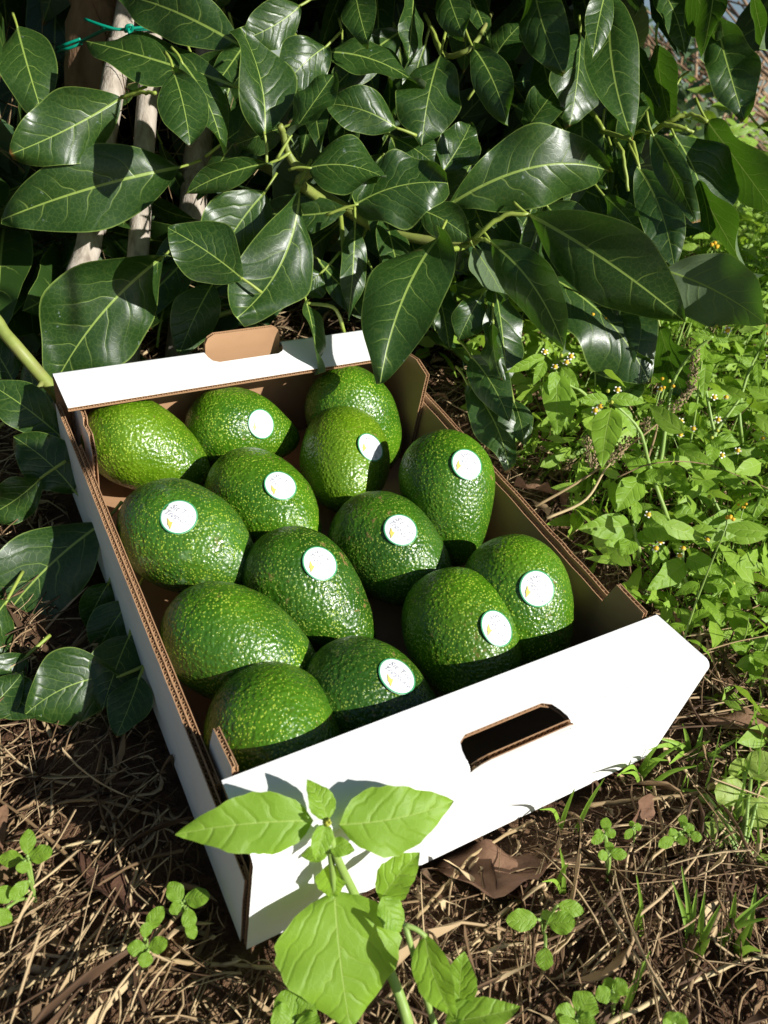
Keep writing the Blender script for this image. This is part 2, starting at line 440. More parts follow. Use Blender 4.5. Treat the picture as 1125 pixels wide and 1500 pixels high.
def panel(poly, org, ex, ey, t=TH, mats=(0, 1), period=.0040, flutes=True, rag=0.):
    """corrugated board: outer face at org, thickness t along ex x ey; returns points, faces, material numbers"""
    org, ex, ey = map(lambda q: np.array(q, float), (org, ex, ey)); en = np.cross(ex, ey)
    # split long edges so they can be a little uneven
    pts = []
    for a, b in zip(poly, poly[1:] + poly[:1]):
        a, b = np.array(a, float), np.array(b, float); k = max(1, int(np.linalg.norm(b - a) / .012)) if rag else 1
        for i in range(k):
            q = a + (b - a) * i / k
            if i and rag: q = q + rag * np.array([noise.noise((q[0] * 70, q[1] * 70, 5)), noise.noise((q[0] * 70, q[1] * 70, 9))])
            pts.append(q)
    n = len(pts)
    tri = tessellate_polygon([[Vector((*p, 0)) for p in pts]])
    area = sum(pts[i][0] * pts[(i + 1) % n][1] - pts[(i + 1) % n][0] * pts[i][1] for i in range(n))
    V, Fc, MI = [], [], []
    def at(p, w): return org + ex * p[0] + ey * p[1] + en * w
    lin = .0006
    for w0, w1, mo, mi_ in ((0, lin, mats[0], 1), (t - lin, t, 1, mats[1])):
        o = len(V)
        V += [at(p, w0) for p in pts] + [at(p, w1) for p in pts]
        for a, b, c in tri:
            Fc.append((o + a, o + b, o + c)); MI.append(mo)
            Fc.append((o + n + c, o + n + b, o + n + a)); MI.append(mi_)
        for i in range(n):
            j = (i + 1) % n
            Fc.append((o + i, o + j, o + n + j, o + n + i)); MI.append(1)
    sg = 1 if area > 0 else -1
    for i in range(n):
        a, b = pts[i], pts[(i + 1) % n]; d = b - a; L = np.linalg.norm(d)
        if L < 1e-5: continue
        d = d / L; inn = np.array([-d[1], d[0]]) * sg
        if not flutes: continue
        k = max(2, int(L / period * 6)); o = len(V)
        for q in range(k + 1):
            s = L * q / k
            w = t / 2 + (t / 2 - lin) * math.sin(2 * math.pi * s / period)
            V.append(at(a + d * s + inn * .0004, w)); V.append(at(a + d * s + inn * .007, w))
        for q in range(k): Fc.append((o + 2 * q, o + 2 * q + 1, o + 2 * q + 3, o + 2 * q + 2)); MI.append(2)
    return V, Fc, MI
def join(parts):
    V, Fc, MI = [], [], []
    for v, f, m_ in parts:
        o = len(V); V += list(v); Fc += [tuple(i + o for i in q) for q in f]; MI += list(m_)
    return V, Fc, MI
BM = [M['white'], M['kraft'], M['flute']]
def board(name, parts, parent=box):
    V, Fc, MI = join(parts)
    return put(name, np.array(V), Fc, BM, parent, smooth=False, mi=MI)
def end_panel(y0, sgn, tab_h, lean):
    """end wall with the ledge folded inwards; sgn +1 front (ledge goes to +y), -1 back"""
    Y = lambda d: y0 + sgn * d
    x0, x1 = .0015, BW_ - .0015; r = .005; hx0, hx1 = .121, .189
    L = x1 - x0; ez = (0, 0, 1); parts = []
    if sgn > 0: wo, wx = (x0, Y(0), 0), (1, 0, 0); flip = lambda p: (p[0] - x0, p[1])
    else: wo, wx = (x1, Y(0), 0), (-1, 0, 0); flip = lambda p: (x1 - p[0], p[1])
    def P2(pl):
        q = [flip(p) for p in pl]
        return q if sgn > 0 else q[::-1]
    # outward face first: ex x ey must point into the box
    def pan(pl, **kw):
        # en = ex x ey = (1,0,0)x(0,0,1) = (0,-1,0) for the front: shift so that the white side is outside
        v, f, m_ = panel(P2(pl), (wo[0], Y(TH), 0), wx, ez, mats=(1, 0), **kw)
        return v, f, m_
    parts.append(pan([(x0, 0), (x1, 0), (x1, HE - r), (x0, HE - r)]))
    # rounded fold in two lengths, left and right of the hand hole
    for a, b in ((x0, hx0), (hx1, x1)):
        for rad, mt in ((r, 0), (r - TH, 1)):
            V, Fc, MI = [], [], []
            if mt == 0:
                rad = r + .00012
                V += [np.array([a, Y(r - rad), HE - r - .002]), np.array([b, Y(r - rad), HE - r - .002])]
            for k in range(9):
                th = math.pi / 2 * k / 8
                V += [np.array([a, Y(r - rad * math.cos(th)), HE - r + rad * math.sin(th)]), np.array([b, Y(r - rad * math.cos(th)), HE - r + rad * math.sin(th)])]
            if mt == 0: V += [np.array([q_, Y(r + dy), HE + dz - dy * (HE - HT) / (INS - r)]) for dy, dz in ((.002, .00012), (.0028, -.0003)) for q_ in (a, b)]
            for k in range(len(V) // 2 - 1): Fc.append((2 * k, 2 * k + 1, 2 * k + 3, 2 * k + 2)); MI.append(mt)
            parts.append((V, Fc, MI))
    # ledge with the notch of the hand hole
    slope = (HE - HT) / (INS - r); ev = np.array([0, sgn * 1., -slope]); ll = (INS - r) * 1.0
    nd = .0135
    c = .008
    notch = [(hx1, 0), (hx1 - .001, nd - c), (hx1 - .003, nd - .003), (hx1 - c, nd), (hx0 + c, nd), (hx0 + .003, nd - .003), (hx0 + .001, nd - c), (hx0, 0)]
    pl = [(x0, 0), (x0 + .0015, ll)] + [(x1 - .0015, ll), (x1, 0)] + notch
    pl = [(p[0] - x0, p[1]) for p in pl]
    # outer (white) face up: en must point down -> ex x ey = down
    if sgn > 0:
        v, f, m_ = panel(pl, (x0, Y(r), HE - TH), (1, 0, 0), ev, mats=(1, 0))
    else:
        pl2 = [(L - p[0], p[1]) for p in pl]
        v, f, m_ = panel(pl2, (x1, Y(r), HE - TH), (-1, 0, 0), ev, mats=(1, 0))
    parts.append((v, f, m_))
    # the cut-out flap, still standing in line with the wall
    zt = HE + tab_h; b0 = HE - r
    tab = [(hx0 + .001, b0), (hx1 - .001, b0), (hx1 - .001, zt - .008), (hx1 - .003, zt - .003), (hx1 - .008, zt), (hx0 + .008, zt), (hx0 + .003, zt - .003), (hx0 + .001, zt - .008)]
    V, Fc, MI = pan(tab)
    V = [np.array([p[0], p[1] - sgn * lean * max(0, p[2] - b0), p[2]]) for p in V]
    o = board('end_wall', parts)
    h = board('handle_flap', [(V, Fc, MI)])
    return o
end_panel(0., 1, .0075, .25)
end_panel(BD_, -1, .0155, .0)
# side walls: outer board (white outside) and a brown inner board
y0, y1 = .0052, BD_ - .0052
def side(xo, dirx):
    # en = ex x ey with ex=(0,1,0), ey=(0,0,1) -> (1,0,0)
    top = HS
    pl = [(y0, 0), (y1, 0), (y1, top), (y1 - .05, top + .001), (y0 + .06, top), (y0, top - .002)]
    if dirx > 0: board('side_wall', [panel(pl, (xo, 0, 0), (0, 1, 0), (0, 0, 1), mats=(0, 1), rag=.0012)])
    else: board('side_wall', [panel(pl, (xo - TH, 0, 0), (0, 1, 0), (0, 0, 1), mats=(1, 0), rag=.0012)])
    pi = [(.055, .005), (BD_ - .055, .005), (BD_ - .058, top - .003), (.058, top - .003)]
    xi = xo + TH + .0004 if dirx > 0 else xo - 2 * TH - .0004
    board('inner_liner', [panel(pi, (xi, 0, 0), (0, 1, 0), (0, 0, 1), mats=(1, 1), rag=.0012)])
side(0., 1); side(BW_, -1)
def gusset(xa, pl, white_first, bend=0.):
    V, Fc, MI = panel(pl, (xa, 0, 0), (0, 1, 0), (0, 0, 1), mats=(0, 1) if white_first else (1, 0))
    V = [np.array([p[0] + bend * max(0, p[2] - .06) * (1 + 8 * abs(p[1] - .38)), p[1], p[2]]) for p in V]
    board('corner_flap', [(V, Fc, MI)])
ff = [(.006, .004), (.086, .004), (.082, .072), (.076, .097), (.049, .1005), (.048, .0905), (.006, .0925)]
gusset(.0094, ff, True)
gusset(BW_ - .0094 - TH, [(p[0], p[1] + (.003 if .05 < p[0] and p[1] > .09 else 0)) for p in ff], False)
fb = [(.333, .004), (.411, .004), (.411, .0925), (.3705, .0905), (.370, .1035), (.349, .108), (.330, .104)]
gusset(BW_ - .0094 - TH, fb, False)
gusset(.0094, [(.345, .004), (.411, .004), (.411, .090), (.372, .0885), (.3695, .083), (.356, .084), (.343, .074)], True, .10)
board('bottom', [panel([(.0048, .0048), (BW_ - .0048, .0048), (BW_ - .0048, BD_ - .0048), (.0048, BD_ - .0048)], (0, 0, .0002), (1, 0, 0), (0, 1, 0), mats=(0, 1), flutes=False)])

# ---------------------------------------------------------------- avocados
def avocado_geo(L, D, seed, nu=84, nv=72, warty=1.):
    V, Fc = [], []
    r = random.Random(seed); ox = r.uniform(0, 50); pear = r.uniform(.10, .26); sq = r.uniform(-.03, .03)
    for i in range(nv + 1):
        t = i / nv; th = math.pi * t
        z = -math.cos(th) * L / 2                      # -: blossom end (wide), +: stem end (narrow)
        q = -math.cos(th)
        rad = D / 2 * math.sin(th) ** .96 * (1 - pear * (q + .25) - .05 * q * q)
        for j in range(nu):
            a = 2 * math.pi * j / nu
            p = np.array([rad * math.cos(a) * (1 + sq) + .05 * L * sq * 20 * (z / L) ** 2, rad * math.sin(a) * (1 - sq), z])
            n = nrm([p[0], p[1], z * (D / L) ** 2 + 1e-9])
            s = p * 1.
            h = .0016 * noise.noise((s[0] * 28 + ox, s[1] * 28, s[2] * 28)) + warty * .5 * (.00055 * noise.noise((s[0] * 190 + ox, s[1] * 190, s[2] * 190)) + .0004 * noise.noise((s[0] * 330 + ox, s[1] * 330, s[2] * 330)))
            V.append(p + n * h)
    for i in range(nv):
        for j in range(nu):
            Fc.append((i * nu + j, i * nu + (j + 1) % nu, (i + 1) * nu + (j + 1) % nu, (i + 1) * nu + j))
    return np.array(V), Fc

# sticker print: lettering outlines from the built-in font, as flat meshes
def text_mesh(s, size, shear):
    cu = bpy.data.curves.new('lettering', 'FONT'); cu.body = s; cu.size = 1.; cu.align_x = 'CENTER'; cu.shear = shear; cu.resolution_u = 2
    o = bpy.data.objects.new('lettering', cu); COL.objects.link(o)
    dg = bpy.context.evaluated_depsgraph_get()
    me = bpy.data.meshes.new_from_object(o.evaluated_get(dg))
    v = np.array([tuple(q.co) for q in me.vertices]) * size; f = [tuple(p.vertices) for p in me.polygons]
    bpy.data.objects.remove(o); bpy.data.meshes.remove(me); bpy.data.curves.remove(cu)
    return v, f
R_ST = .0122
t1v, t1f = text_mesh('Sit Tilo', R_ST * .46, .35)
t2v, t2f = text_mesh('Tropicale', R_ST * .42, .35)
t1v[:, 1] += R_ST * .20; t2v[:, 1] -= R_ST * .22; t2v[:, 0] += R_ST * .02
TXV = np.vstack([t1v, t2v]); TXF = t1f + [tuple(i + len(t1v) for i in q) for q in t2f]
EMV = np.array([(-.26, -.38, 0), (.02, -.50, 0), (.12, -.44, 0), (.22, -.86, 0), (.05, -.72, 0), (-.04, -.70, 0)]) * R_ST + np.array([-.20 * R_ST, 0, 0])
EMF = [(0, 5, 4, 1), (1, 4, 3, 2)]

def sticker(parent, VB, FB, u, v, ang):
    bvh = BVHTree.FromPolygons([Vector(q) for q in VB], FB)
    d = nrm(RC.T @ np.array([(u - 562.5) / F, (v - 750.) / F, 1.]))
    hit, n, _, _ = bvh.ray_cast(Vector(CAMB), Vector(d))
    if hit is None: print('sticker missed', u, v); return
    hit = np.array(hit); c = VB.mean(0)
    # average normal of the skin around the spot
    nn = np.zeros(3)
    for k in range(12):
        a = k / 12 * 6.283
        e1 = nrm(np.cross(d, [0, 0, 1.])); e2 = np.cross(d, e1)
        h2, n2, _, _ = bvh.ray_cast(Vector(CAMB), Vector(nrm(hit + .007 * (math.cos(a) * e1 + math.sin(a) * e2) - CAMB)))
        if h2 is not None: nn += np.array(n2) * (1 if n2.dot(Vector(d)) < 0 else -1)
    n = nrm(nn)
    rt = RC[0] * math.cos(ang) + RC[1] * math.sin(ang)      # reading direction, turned in the picture plane
    ex = nrm(rt - n * (rt @ n)); ey = np.cross(n, ex)
    def lay(p2, lift):
        out = []
        for x, y in p2:
            o = hit + ex * x + ey * y
            h2, n2, _, _ = bvh.ray_cast(Vector(o + n * .02), Vector(-n), .06)
            q = np.array(h2) if h2 is not None else o
            # paper bridges the pits of the skin: smooth towards a plain dome
            dome = hit - n * ((x * x + y * y) / (2 * .043)) + ex * x + ey * y
            out.append(dome + n * (.0013 + lift))
        return np.array(out)
    def disc(r0, r1, lift):
        rings = np.linspace(r0, r1, 6); k = 40; p2 = []
        for r_ in rings: p2 += [(r_ * math.cos(6.2832 * j / k), r_ * math.sin(6.2832 * j / k)) for j in range(k)]
        fs = [(i * k + j, i * k + (j + 1) % k, (i + 1) * k + (j + 1) % k, (i + 1) * k + j) for i in range(5) for j in range(k)]
        if r0 < .001: fs = fs + [tuple(range(k))[::-1]]
        return lay(p2, lift), fs
    V, Fs = disc(.0005, R_ST, 0.)
    st = put('sticker', V, Fs, [M['sticker']], parent)
    V, Fs = disc(R_ST * .935, R_ST * 1.0, .00022)
    put('border', V, Fs, [M['sticker_green']], st)
    put('lettering', lay([(q[0], q[1]) for q in TXV], .0004), TXF, [M['sticker_ink']], st)
    put('emblem', lay([(q[0], q[1]) for q in EMV], .0004), EMF, [M['sticker_yellow']], st)

PROT = []          # things the sun reaches in the photograph: (B point, radius)
# centre in the photo, height of the centre, direction of the stem end in the photo, lean towards the lens, length, width, skin, sticker, label
AVOS = [
 ((214, 660), .050, 28, -12, .106, .077, 'light', None, 1., 'plain avocado without sticker in the back left corner of the box'),
 ((356, 632), .050, 8, -20, .096, .075, 'mid', (383, 621, 40), .7, 'stickered avocado with its stem nub showing, against the back wall'),
 ((524, 618), .048, 52, -25, .106, .082, 'mid', None, .8, 'avocado half hidden in leaf shade in the back right corner'),
 ((506, 676), .050, 84, 44, .104, .081, 'light', (543, 655, 55), .8, 'yellowish stickered avocado in front of the half hidden back corner one'),
 ((391, 740), .050, 36, 24, .104, .080, 'mid', (411, 711, 30), 1.3, 'deeply pitted stickered avocado with a thin dark scratch'),
 ((662, 728), .068, 84, 6, .108, .079, 'mid', (684, 680, 60), .9, 'tall upright stickered avocado touching the right side wall'),
 ((244, 800), .060, 30, 10, .106, .081, 'bloom', (262, 757, 30), 1.4, 'waxy pebbled avocado with sticker near its top by the left wall'),
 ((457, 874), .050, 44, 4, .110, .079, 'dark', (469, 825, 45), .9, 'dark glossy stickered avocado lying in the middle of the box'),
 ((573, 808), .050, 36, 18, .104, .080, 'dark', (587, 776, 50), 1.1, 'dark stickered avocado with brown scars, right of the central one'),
 ((318, 962), .054, 27, -4, .106, .078, 'mid', None, .8, 'long smooth avocado without sticker beside the left wall'),
 ((764, 890), .060, 72, 12, .104, .080, 'mid', (787, 862, 55), .9, 'stickered avocado with a dark cut in the right front corner'),
 ((682, 940), .052, 66, 34, .108, .083, 'mid', (728, 920, 60), .8, 'rounded bright avocado with sticker on its right flank near the front wall'),
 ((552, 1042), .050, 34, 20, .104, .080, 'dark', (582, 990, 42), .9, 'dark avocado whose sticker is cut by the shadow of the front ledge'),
 ((402, 1104), .050, 62, 30, .106, .083, 'mid', None, .8, 'brown speckled avocado without sticker in the front left corner'),
]
for i, ((u, v), zc, ang, lean, L, D, skin, st, warty, lab) in enumerate(AVOS):
    c = on_z(u, v, zc)
    a, l = math.radians(ang), math.radians(lean)
    ax = RC.T @ np.array([math.cos(a) * math.cos(l), math.sin(a) * math.cos(l), -math.sin(l)])
    s = nrm(np.cross(ax, [.2, .3, .9])); B = np.array([s, np.cross(ax, s), ax]).T
    D *= .965
    v0, f0 = avocado_geo(L, D, i + 1, warty=warty)
    e = empty('avocado', c, lab, 'avocado', 'avocados packed in the white box')
    VB = v0 @ B.T + c
    sh_ = max(0, (.0078 if i in (6, 9) else .0100) - VB[:, 0].min()) - max(0, VB[:, 0].max() - .2900)
    VB[:, 0] += sh_; c = c + np.array([sh_, 0, 0])
    put('fruit', VB, f0, [AV[skin]], e)
    tip = c + ax * (L / 2 - .0012)
    sv, sf = tube([tip - ax * .002, tip + ax * .0015, tip + ax * .0022], [.0042, .0036, .0022], 10)
    put('stem_scar', sv, sf, [M['scar']], e)
    if st: sticker(e, VB, f0, st[0], st[1], math.radians(st[2]))
    PROT.append((c + np.array([0, 0, .03]), .05))

# ---------------------------------------------------------------- the avocado tree
tree = empty('avocado_tree', W([.10, .80, 0]) @ Q, 'leafy avocado tree with glossy dark green leaves hanging over the box', 'tree')
TO = ORG[tree.name]
def limb(name, pts, r0, r1, mat, parent, n=16, sides=8, rough=0., seed=0):
    s = spline(pts, n)
    if rough: s = s + rough * np.array([[noise.noise((k * .9 + seed, d * 5., seed)) for d in range(3)] for k in range(n)])
    V, Fs = tube(s, np.linspace(r0, r1, n), sides)
    return put(name, V, Fs, [mat], parent)
# base(u,v), tip(u,v), width px, depths of base and tip, roll, bend, fold, arc, underside?, widest at, lit?
LEAVES = [
 ((25, 38), (66, 180), 84, .74, .72, 10, .06, .12, .02, 0, .45, 1),
 ((178, 143), (15, 226), 104, .68, .66, -6, .05, .10, -.03, 0, .52, 1),
 ((264, 245), (2, 322), 118, .71, .69, 4, .06, .14, .03, 0, .50, 1),
 ((244, 372), (82, 560), 150, .71, .705, -4, .05, .18, .05, 0, .55, 1),
 ((254, 105), (279, 215), 80, .63, .62, 8, .05, .12, -.02, 0, .52, 1),
 ((266, 90), (328, 228), 62, .66, .66, 20, .05, .15, -.05, 0, .50, 1),
 ((349, 127), (126, 60), 70, .67, .69, -38, .08, .18, -.06, 0, .60, 1),
 ((354, 68), (172, -8), 84, .66, .68, 6, .08, .12, .05, 0, .50, 1),
 ((355, 408), (246, 334), 104, .655, .64, 0, .07, .08, .03, 0, .52, 1),
 ((398, 238), (272, 284), 50, .66, .66, 22, .06, .15, .08, 0, .55, 1),
 ((440, 266), (347, 466), 112, .68, .66, -8, -.05, .25, -.10, 0, .62, 1),
 ((388, 282), (306, 410), 108, .70, .71, 6, .04, .15, .05, 0, .48, 1),
 ((388, 198), (352, 40), 62, .66, .65, -50, .05, .45, .05, 0, .50, 1),
 ((440, 8), (349, 60), 66, .69, .68, 0, .06, .12, -.05, 0, .50, 1),
 ((478, 68), (412, 132), 80, .68, .67, 6, .06, .12, .05, 0, .50, 1),
 ((424, 202), (491, 106), 62, .64, .64, 30, .05, .14, .03, 0, .52, 0),
 ((582, 188), (478, 152), 68, .67, .66, 4, .08, .12, .08, 0, .52, 1),
 ((452, 246), (566, 262), 88, .665, .66, 34, .08, .12, -.05, 0, .50, 0),
 ((520, 300), (656, 268), 92, .67, .66, 36, .06, .10, -.05, 0, .52, 0),
 ((478, 76), (622, 132), 58, .69, .69, 40, .06, .15, -.05, 0, .45, 0),
 ((520, -18), (540, 66), 58, .68, .66, 0, .04, .14, .02, 0, .42, 1),
 ((644, 346), (557, 562), 122, .675, .645, 0, .06, .16, .06, 0, .42, 1),
 ((449, 444), (466, 548), 36, .70, .685, 48, .06, .45, .04, 0, .45, 0),
 ((656, 302), (896, 252), 116, .70, .71, 4, .13, .12, -.10, 0, .55, 1),
 ((774, 314), (1004, 472), 122, .685, .68, -6, .10, .16, -.04, 0, .52, 1),
 ((719, 355), (829, 518), 82, .70, .69, -14, .08, .20, -.10, 0, .50, 1),
 ((800, 402), (952, 562), 108, .72, .72, 40, .05, .12, -.06, 0, .55, 0),
 ((646, 78), (618, 214), 100, .70, .69, 6, .05, .15, .04, 0, .55, 1),
 ((692, 68), (744, 184), 62, .68, .67, 8, .06, .14, -.04, 0, .55, 1),
 ((650, -32), (680, 56), 56, .68, .66, 6, .05, .14, .02, 0, .55, 1),
 ((606, -10), (598, 92), 46, .70, .69, 30, .04, .14, .02, 0, .50, 1),
 ((780, -40), (826, 108), 78, .68, .67, -8, .04, .16, .04, 0, .55, 1),
 ((896, -8), (926, 204), 82, .68, .66, -4, .04, .16, .05, 0, .48, 1),
 ((896, -40), (868, 84), 44, .66, .65, 10, .04, .15, .03, 0, .55, 1),
 ((1050, -60), (1027, 88), 46, .66, .65, -20, .04, .20, -.04, 0, .60, 1),
 ((1046, 20), (1090, 176), 64, .70, .69, 25, .04, .35, .03, 0, .60, 1),
 ((962, 66), (984, 186), 44, .72, .72, -60, .04, .15, -.02, 0, .50, 1),
 ((1036, 178), (1142, 322), 56, .74, .73, -58, .05, .15, -.10, 0, .50, 1),
 ((1016, 262), (1102, 412), 66, .74, .73, -56, .05, .12, -.08, 0, .50, 1),
 ((974, 396), (1124, 476), 116, .67, .66, -10, .04, .14, -.04, 1, .50, 1),
 ((956, 197), (1020, 326), 38, .68, .67, -34, .06, .20, -.06, 0, .50, 1),
 ((936, 246), (988, 392), 66, .70, .69, -8, .06, .16, -.06, 0, .50, 1),
 ((988, 198), (1040, 344), 96, .73, .73, 46, .04, .12, -.04, 0, .50, 0),
 ((648, 252), (690, 180), 68, .71, .72, 4, .05, .12, .03, 0, .50, 1),
 ((578, 202), (642, 246), 62, .71, .71, 14, .05, .12, -.03, 0, .50, 1),
 ((770, 190), (822, 120), 58, .73, .74, 30, .05, .12, .03, 0, .50, 0),
 ((850, 50), (834, 186), 66, .74, .74, 50, .05, .12, .03, 0, .50, 0),
 ((884, 286), (944, 352), 40, .71, .70, -20, .06, .16, -.06, 0, .50, 1),
 ((612, 306), (690, 352), 52, .70, .70, 16, .06, .14, -.04, 0, .50, 1),
 ((694, 362), (740, 440), 60, .71, .71, 36, .06, .20, -.08, 1, .50, 1),
 ((706, 432), (672, 498), 54, .72, .72, 10, .04, .18, .03, 0, .55, 0),
 ((724, 416), (742, 562), 52, .73, .72, 46, .04, .20, .02, 0, .50, 0),
 ((690, 522), (746, 618), 60, .735, .72, 2, .05, .14, -.05, 0, .45, 1),
 ((684, 560), (746, 690), 58, .74, .72, 30, .04, .14, -.06, 0, .50, 1),
 ((752, 586), (768, 654), 40, .74, .73, 0, .04, .14, -.04, 0, .50, 1),
 ((722, 470), (734, 556), 30, .71, .70, -50, .04, .35, .02, 0, .50, 1),
 ((884, 424), (924, 540), 62, .735, .72, -22, .05, .16, -.05, 0, .50, 1),
 ((862, 392), (902, 470), 60, .73, .72, -10, .05, .16, -.05, 0, .50, 1),
 ((966, 478), (1002, 580), 56, .74, .74, -56, .04, .14, -.04, 0, .50, 1),
 ((900, 488), (918, 590), 66, .75, .75, -58, .04, .14, -.04, 0, .50, 1),
 ((152, 765), (-14, 936), 134, .60, .58, -6, .05, .14, .05, 0, .52, 0),
 ((176, 990), (38, 1046), 118, .525, .502, -4, .05, .12, .10, 0, .50, 0),
 ((160, 852), (126, 918), 56, .58, .575, 10, .04, .10, .03, 0, .50, 0),
 ((30, 900), (-30, 985), 60, .60, .59, 0, .04, .12, .03, 0, .50, 0),
 ((1010, -40), (1050, 60), 50, .70, .69, -58, .04, .14, -.04, 0, .50, 1),
 ((960, -30), (1004, 80), 52, .74, .74, 30, .04, .14, -.04, 0, .50, 0),
 ((1098, -50), (1122, 74), 34, .71, .70, -58, .04, .14, -.04, 0, .50, 1),
 ((710, 110), (770, 30), 60, .74, .74, 24, .04, .14, -.04, 0, .50, 0),
 ((560, 480), (528, 400), 50, .74, .75, 20, .04, .14, .04, 0, .50, 0),
 ((545, 395), (580, 470), 46, .73, .73, 8, .05, .14, .04, 0, .50, 1),
 ((520, 330), (510, 470), 44, .72, .72, 30, .05, .18, .02, 0, .50, 0),
 ((470, 400), (440, 430), 60, .715, .715, 0, .05, .14, .02, 0, .50, 1),
 ((330, 206), (402, 150), 66, .70, .71, 12, .05, .14, .02, 0, .50, 0),
 ((416, 186), (344, 212), 56, .69, .70, 16, .05, .14, .02, 0, .50, 1),
 ((800, 300), (870, 380), 70, .73, .73, 24, .05, .14, .02, 0, .50, 1),
 ((690, 240), (640, 330), 80, .74, .74, 30, .05, .14, .02, 0, .50, 0),
 ((236, 470), (270, 330), 60, .78, .78, 24, .05, .14, .02, 0, .50, 0),
]
_r = random.Random(5)
def _clear(u, v, r):
    return all(math.hypot(u - a, v - b) > r + c for (a, b), c in [((366, 4), 26), ((420, 108), 24), ((1085, 100), 60), ((1050, 200), 40), ((985, 70), 24), ((128, 60), 50), ((160, 120), 40)])
for k in range(400):
    if len(LEAVES) > 168: break
    if _r.random() < .62: u, v, a = _r.uniform(540, 1120), _r.uniform(-70, 400), math.radians(90 + _r.gauss(-4, 26))
    else: u, v, a = _r.uniform(190, 620), _r.uniform(-60, 400), math.radians(_r.uniform(20, 190))
    l = _r.uniform(85, 165); w = l * _r.uniform(.30, .42); d = _r.uniform(.745, .86); roll = _r.uniform(-45, 45)
    t = (u + l * math.cos(a), v + l * math.sin(a)); mid = ((u + t[0]) / 2, (v + t[1]) / 2)
    if t[1] > 545 or not (_clear(u, v, 12) and _clear(*t, 12) and _clear(*mid, w * .4)): continue
    if u > 930 and v > 230: continue
    LEAVES.append(((u, v), t, w * math.cos(math.radians(roll)), d, d + _r.uniform(-.03, .03), roll, _r.uniform(.03, .10), _r.uniform(.08, .3), _r.uniform(-.08, .08), 0, _r.uniform(.44, .56), 0))
LEAVES += [((-10, 985), (60, 1050), 70, .52, .505, 0, .05, .14, .04, 0, .5, 0), ((-34, 1052), (34, 984), 60, .50, .515, 0, .05, .14, .04, 0, .5, 0), ((10, 880), (-50, 990), 90, .56, .53, 0, .05, .14, .04, 0, .5, 0), ((190, 880), (140, 960), 74, .57, .565, 8, .05, .14, .04, 0, .5, 0),
 ((90, 640), (-20, 560), 74, .66, .65, 10, .05, .14, .04, 0, .5, 0), ((110, 720), (20, 640), 80, .64, .63, -10, .05, .14, .04, 0, .5, 0), ((60, 700), (-30, 760), 70, .62, .62, 14, .05, .14, -.04, 0, .5, 0),
 ((190, 930), (150, 1040), 80, .545, .512, 20, .05, .14, .04, 0, .5, 0), ((205, 990), (170, 1080), 66, .525, .502, -14, .05, .14, -.03, 0, .5, 0),
 ((40, 960), (-30, 1020), 60, .535, .515, 8, .05, .14, .03, 0, .5, 0), ((20, 560), (-40, 470), 70, .74, .74, 0, .05, .14, .03, 0, .5, 0), ((312, 415), (262, 520), 74, .735, .73, 6, .05, .14, .03, 0, .5, 0), ((60, 620), (40, 520), 60, .72, .72, 30, .05, .14, .03, 0, .5, 0)]
CRAFT = []        # for keeping the deeper leaves out of their way
for i, (b, t, w, db, dt, roll, bend, fold, arc, under, m_, lit) in enumerate(LEAVES):
    A, T = P(*b, db), P(*t, dt); a = T - A; L = np.linalg.norm(a); mid = (A + T) / 2
    wid = w / F * (db + dt) / 2 / max(.45, math.cos(math.radians(roll))) * .93
    face = CAMB - mid
    B = basis(a, face if not under else -face, math.radians(roll))
    rr = random.Random(i * 7 + 1)
    v, f, uv, ed = leaf_geo(L * 1.0, wid, m_, .80, bend * 1.15, arc * (-1 if under else 1), fold + rr.uniform(-.12, .12), .05 + rr.uniform(0, .05), 1.2 + (i % 4) * .5, 0, i, 24, 5, rr.uniform(-.9, .9), rr.uniform(-.18, .18))
    o = put('leaf', v @ B.T + A, f, [M['tree_leaf']], tree, uv=uv, edge=ed)
    back = nrm(-B[:, 1] * .8 - B[:, 2] * .9 + .25 * rng.normal(size=3))
    pl = .013 + .008 * rng.random()
    s = spline([A + B[:, 1] * .003, A - B[:, 1] * pl * .5 - B[:, 2] * .001, A - B[:, 1] * pl + back * pl * .35], 7)
    V, Fs = tube(s, np.linspace(.0010, .0014, 7), 6)
    put('petiole', V, Fs, [M['petiole']], o)
    for k in (.2, .5, .8):
        q = A + a * k; CRAFT.append((px(q), w * .5))
        if lit: PROT.append((q, wid * .5 + .035))
    if lit:
        for k in (.3, .7):
            for s_ in (-.6, .6): PROT.append((A + a * k + B[:, 0] * s_ * wid * .5, wid * .3 + .03))

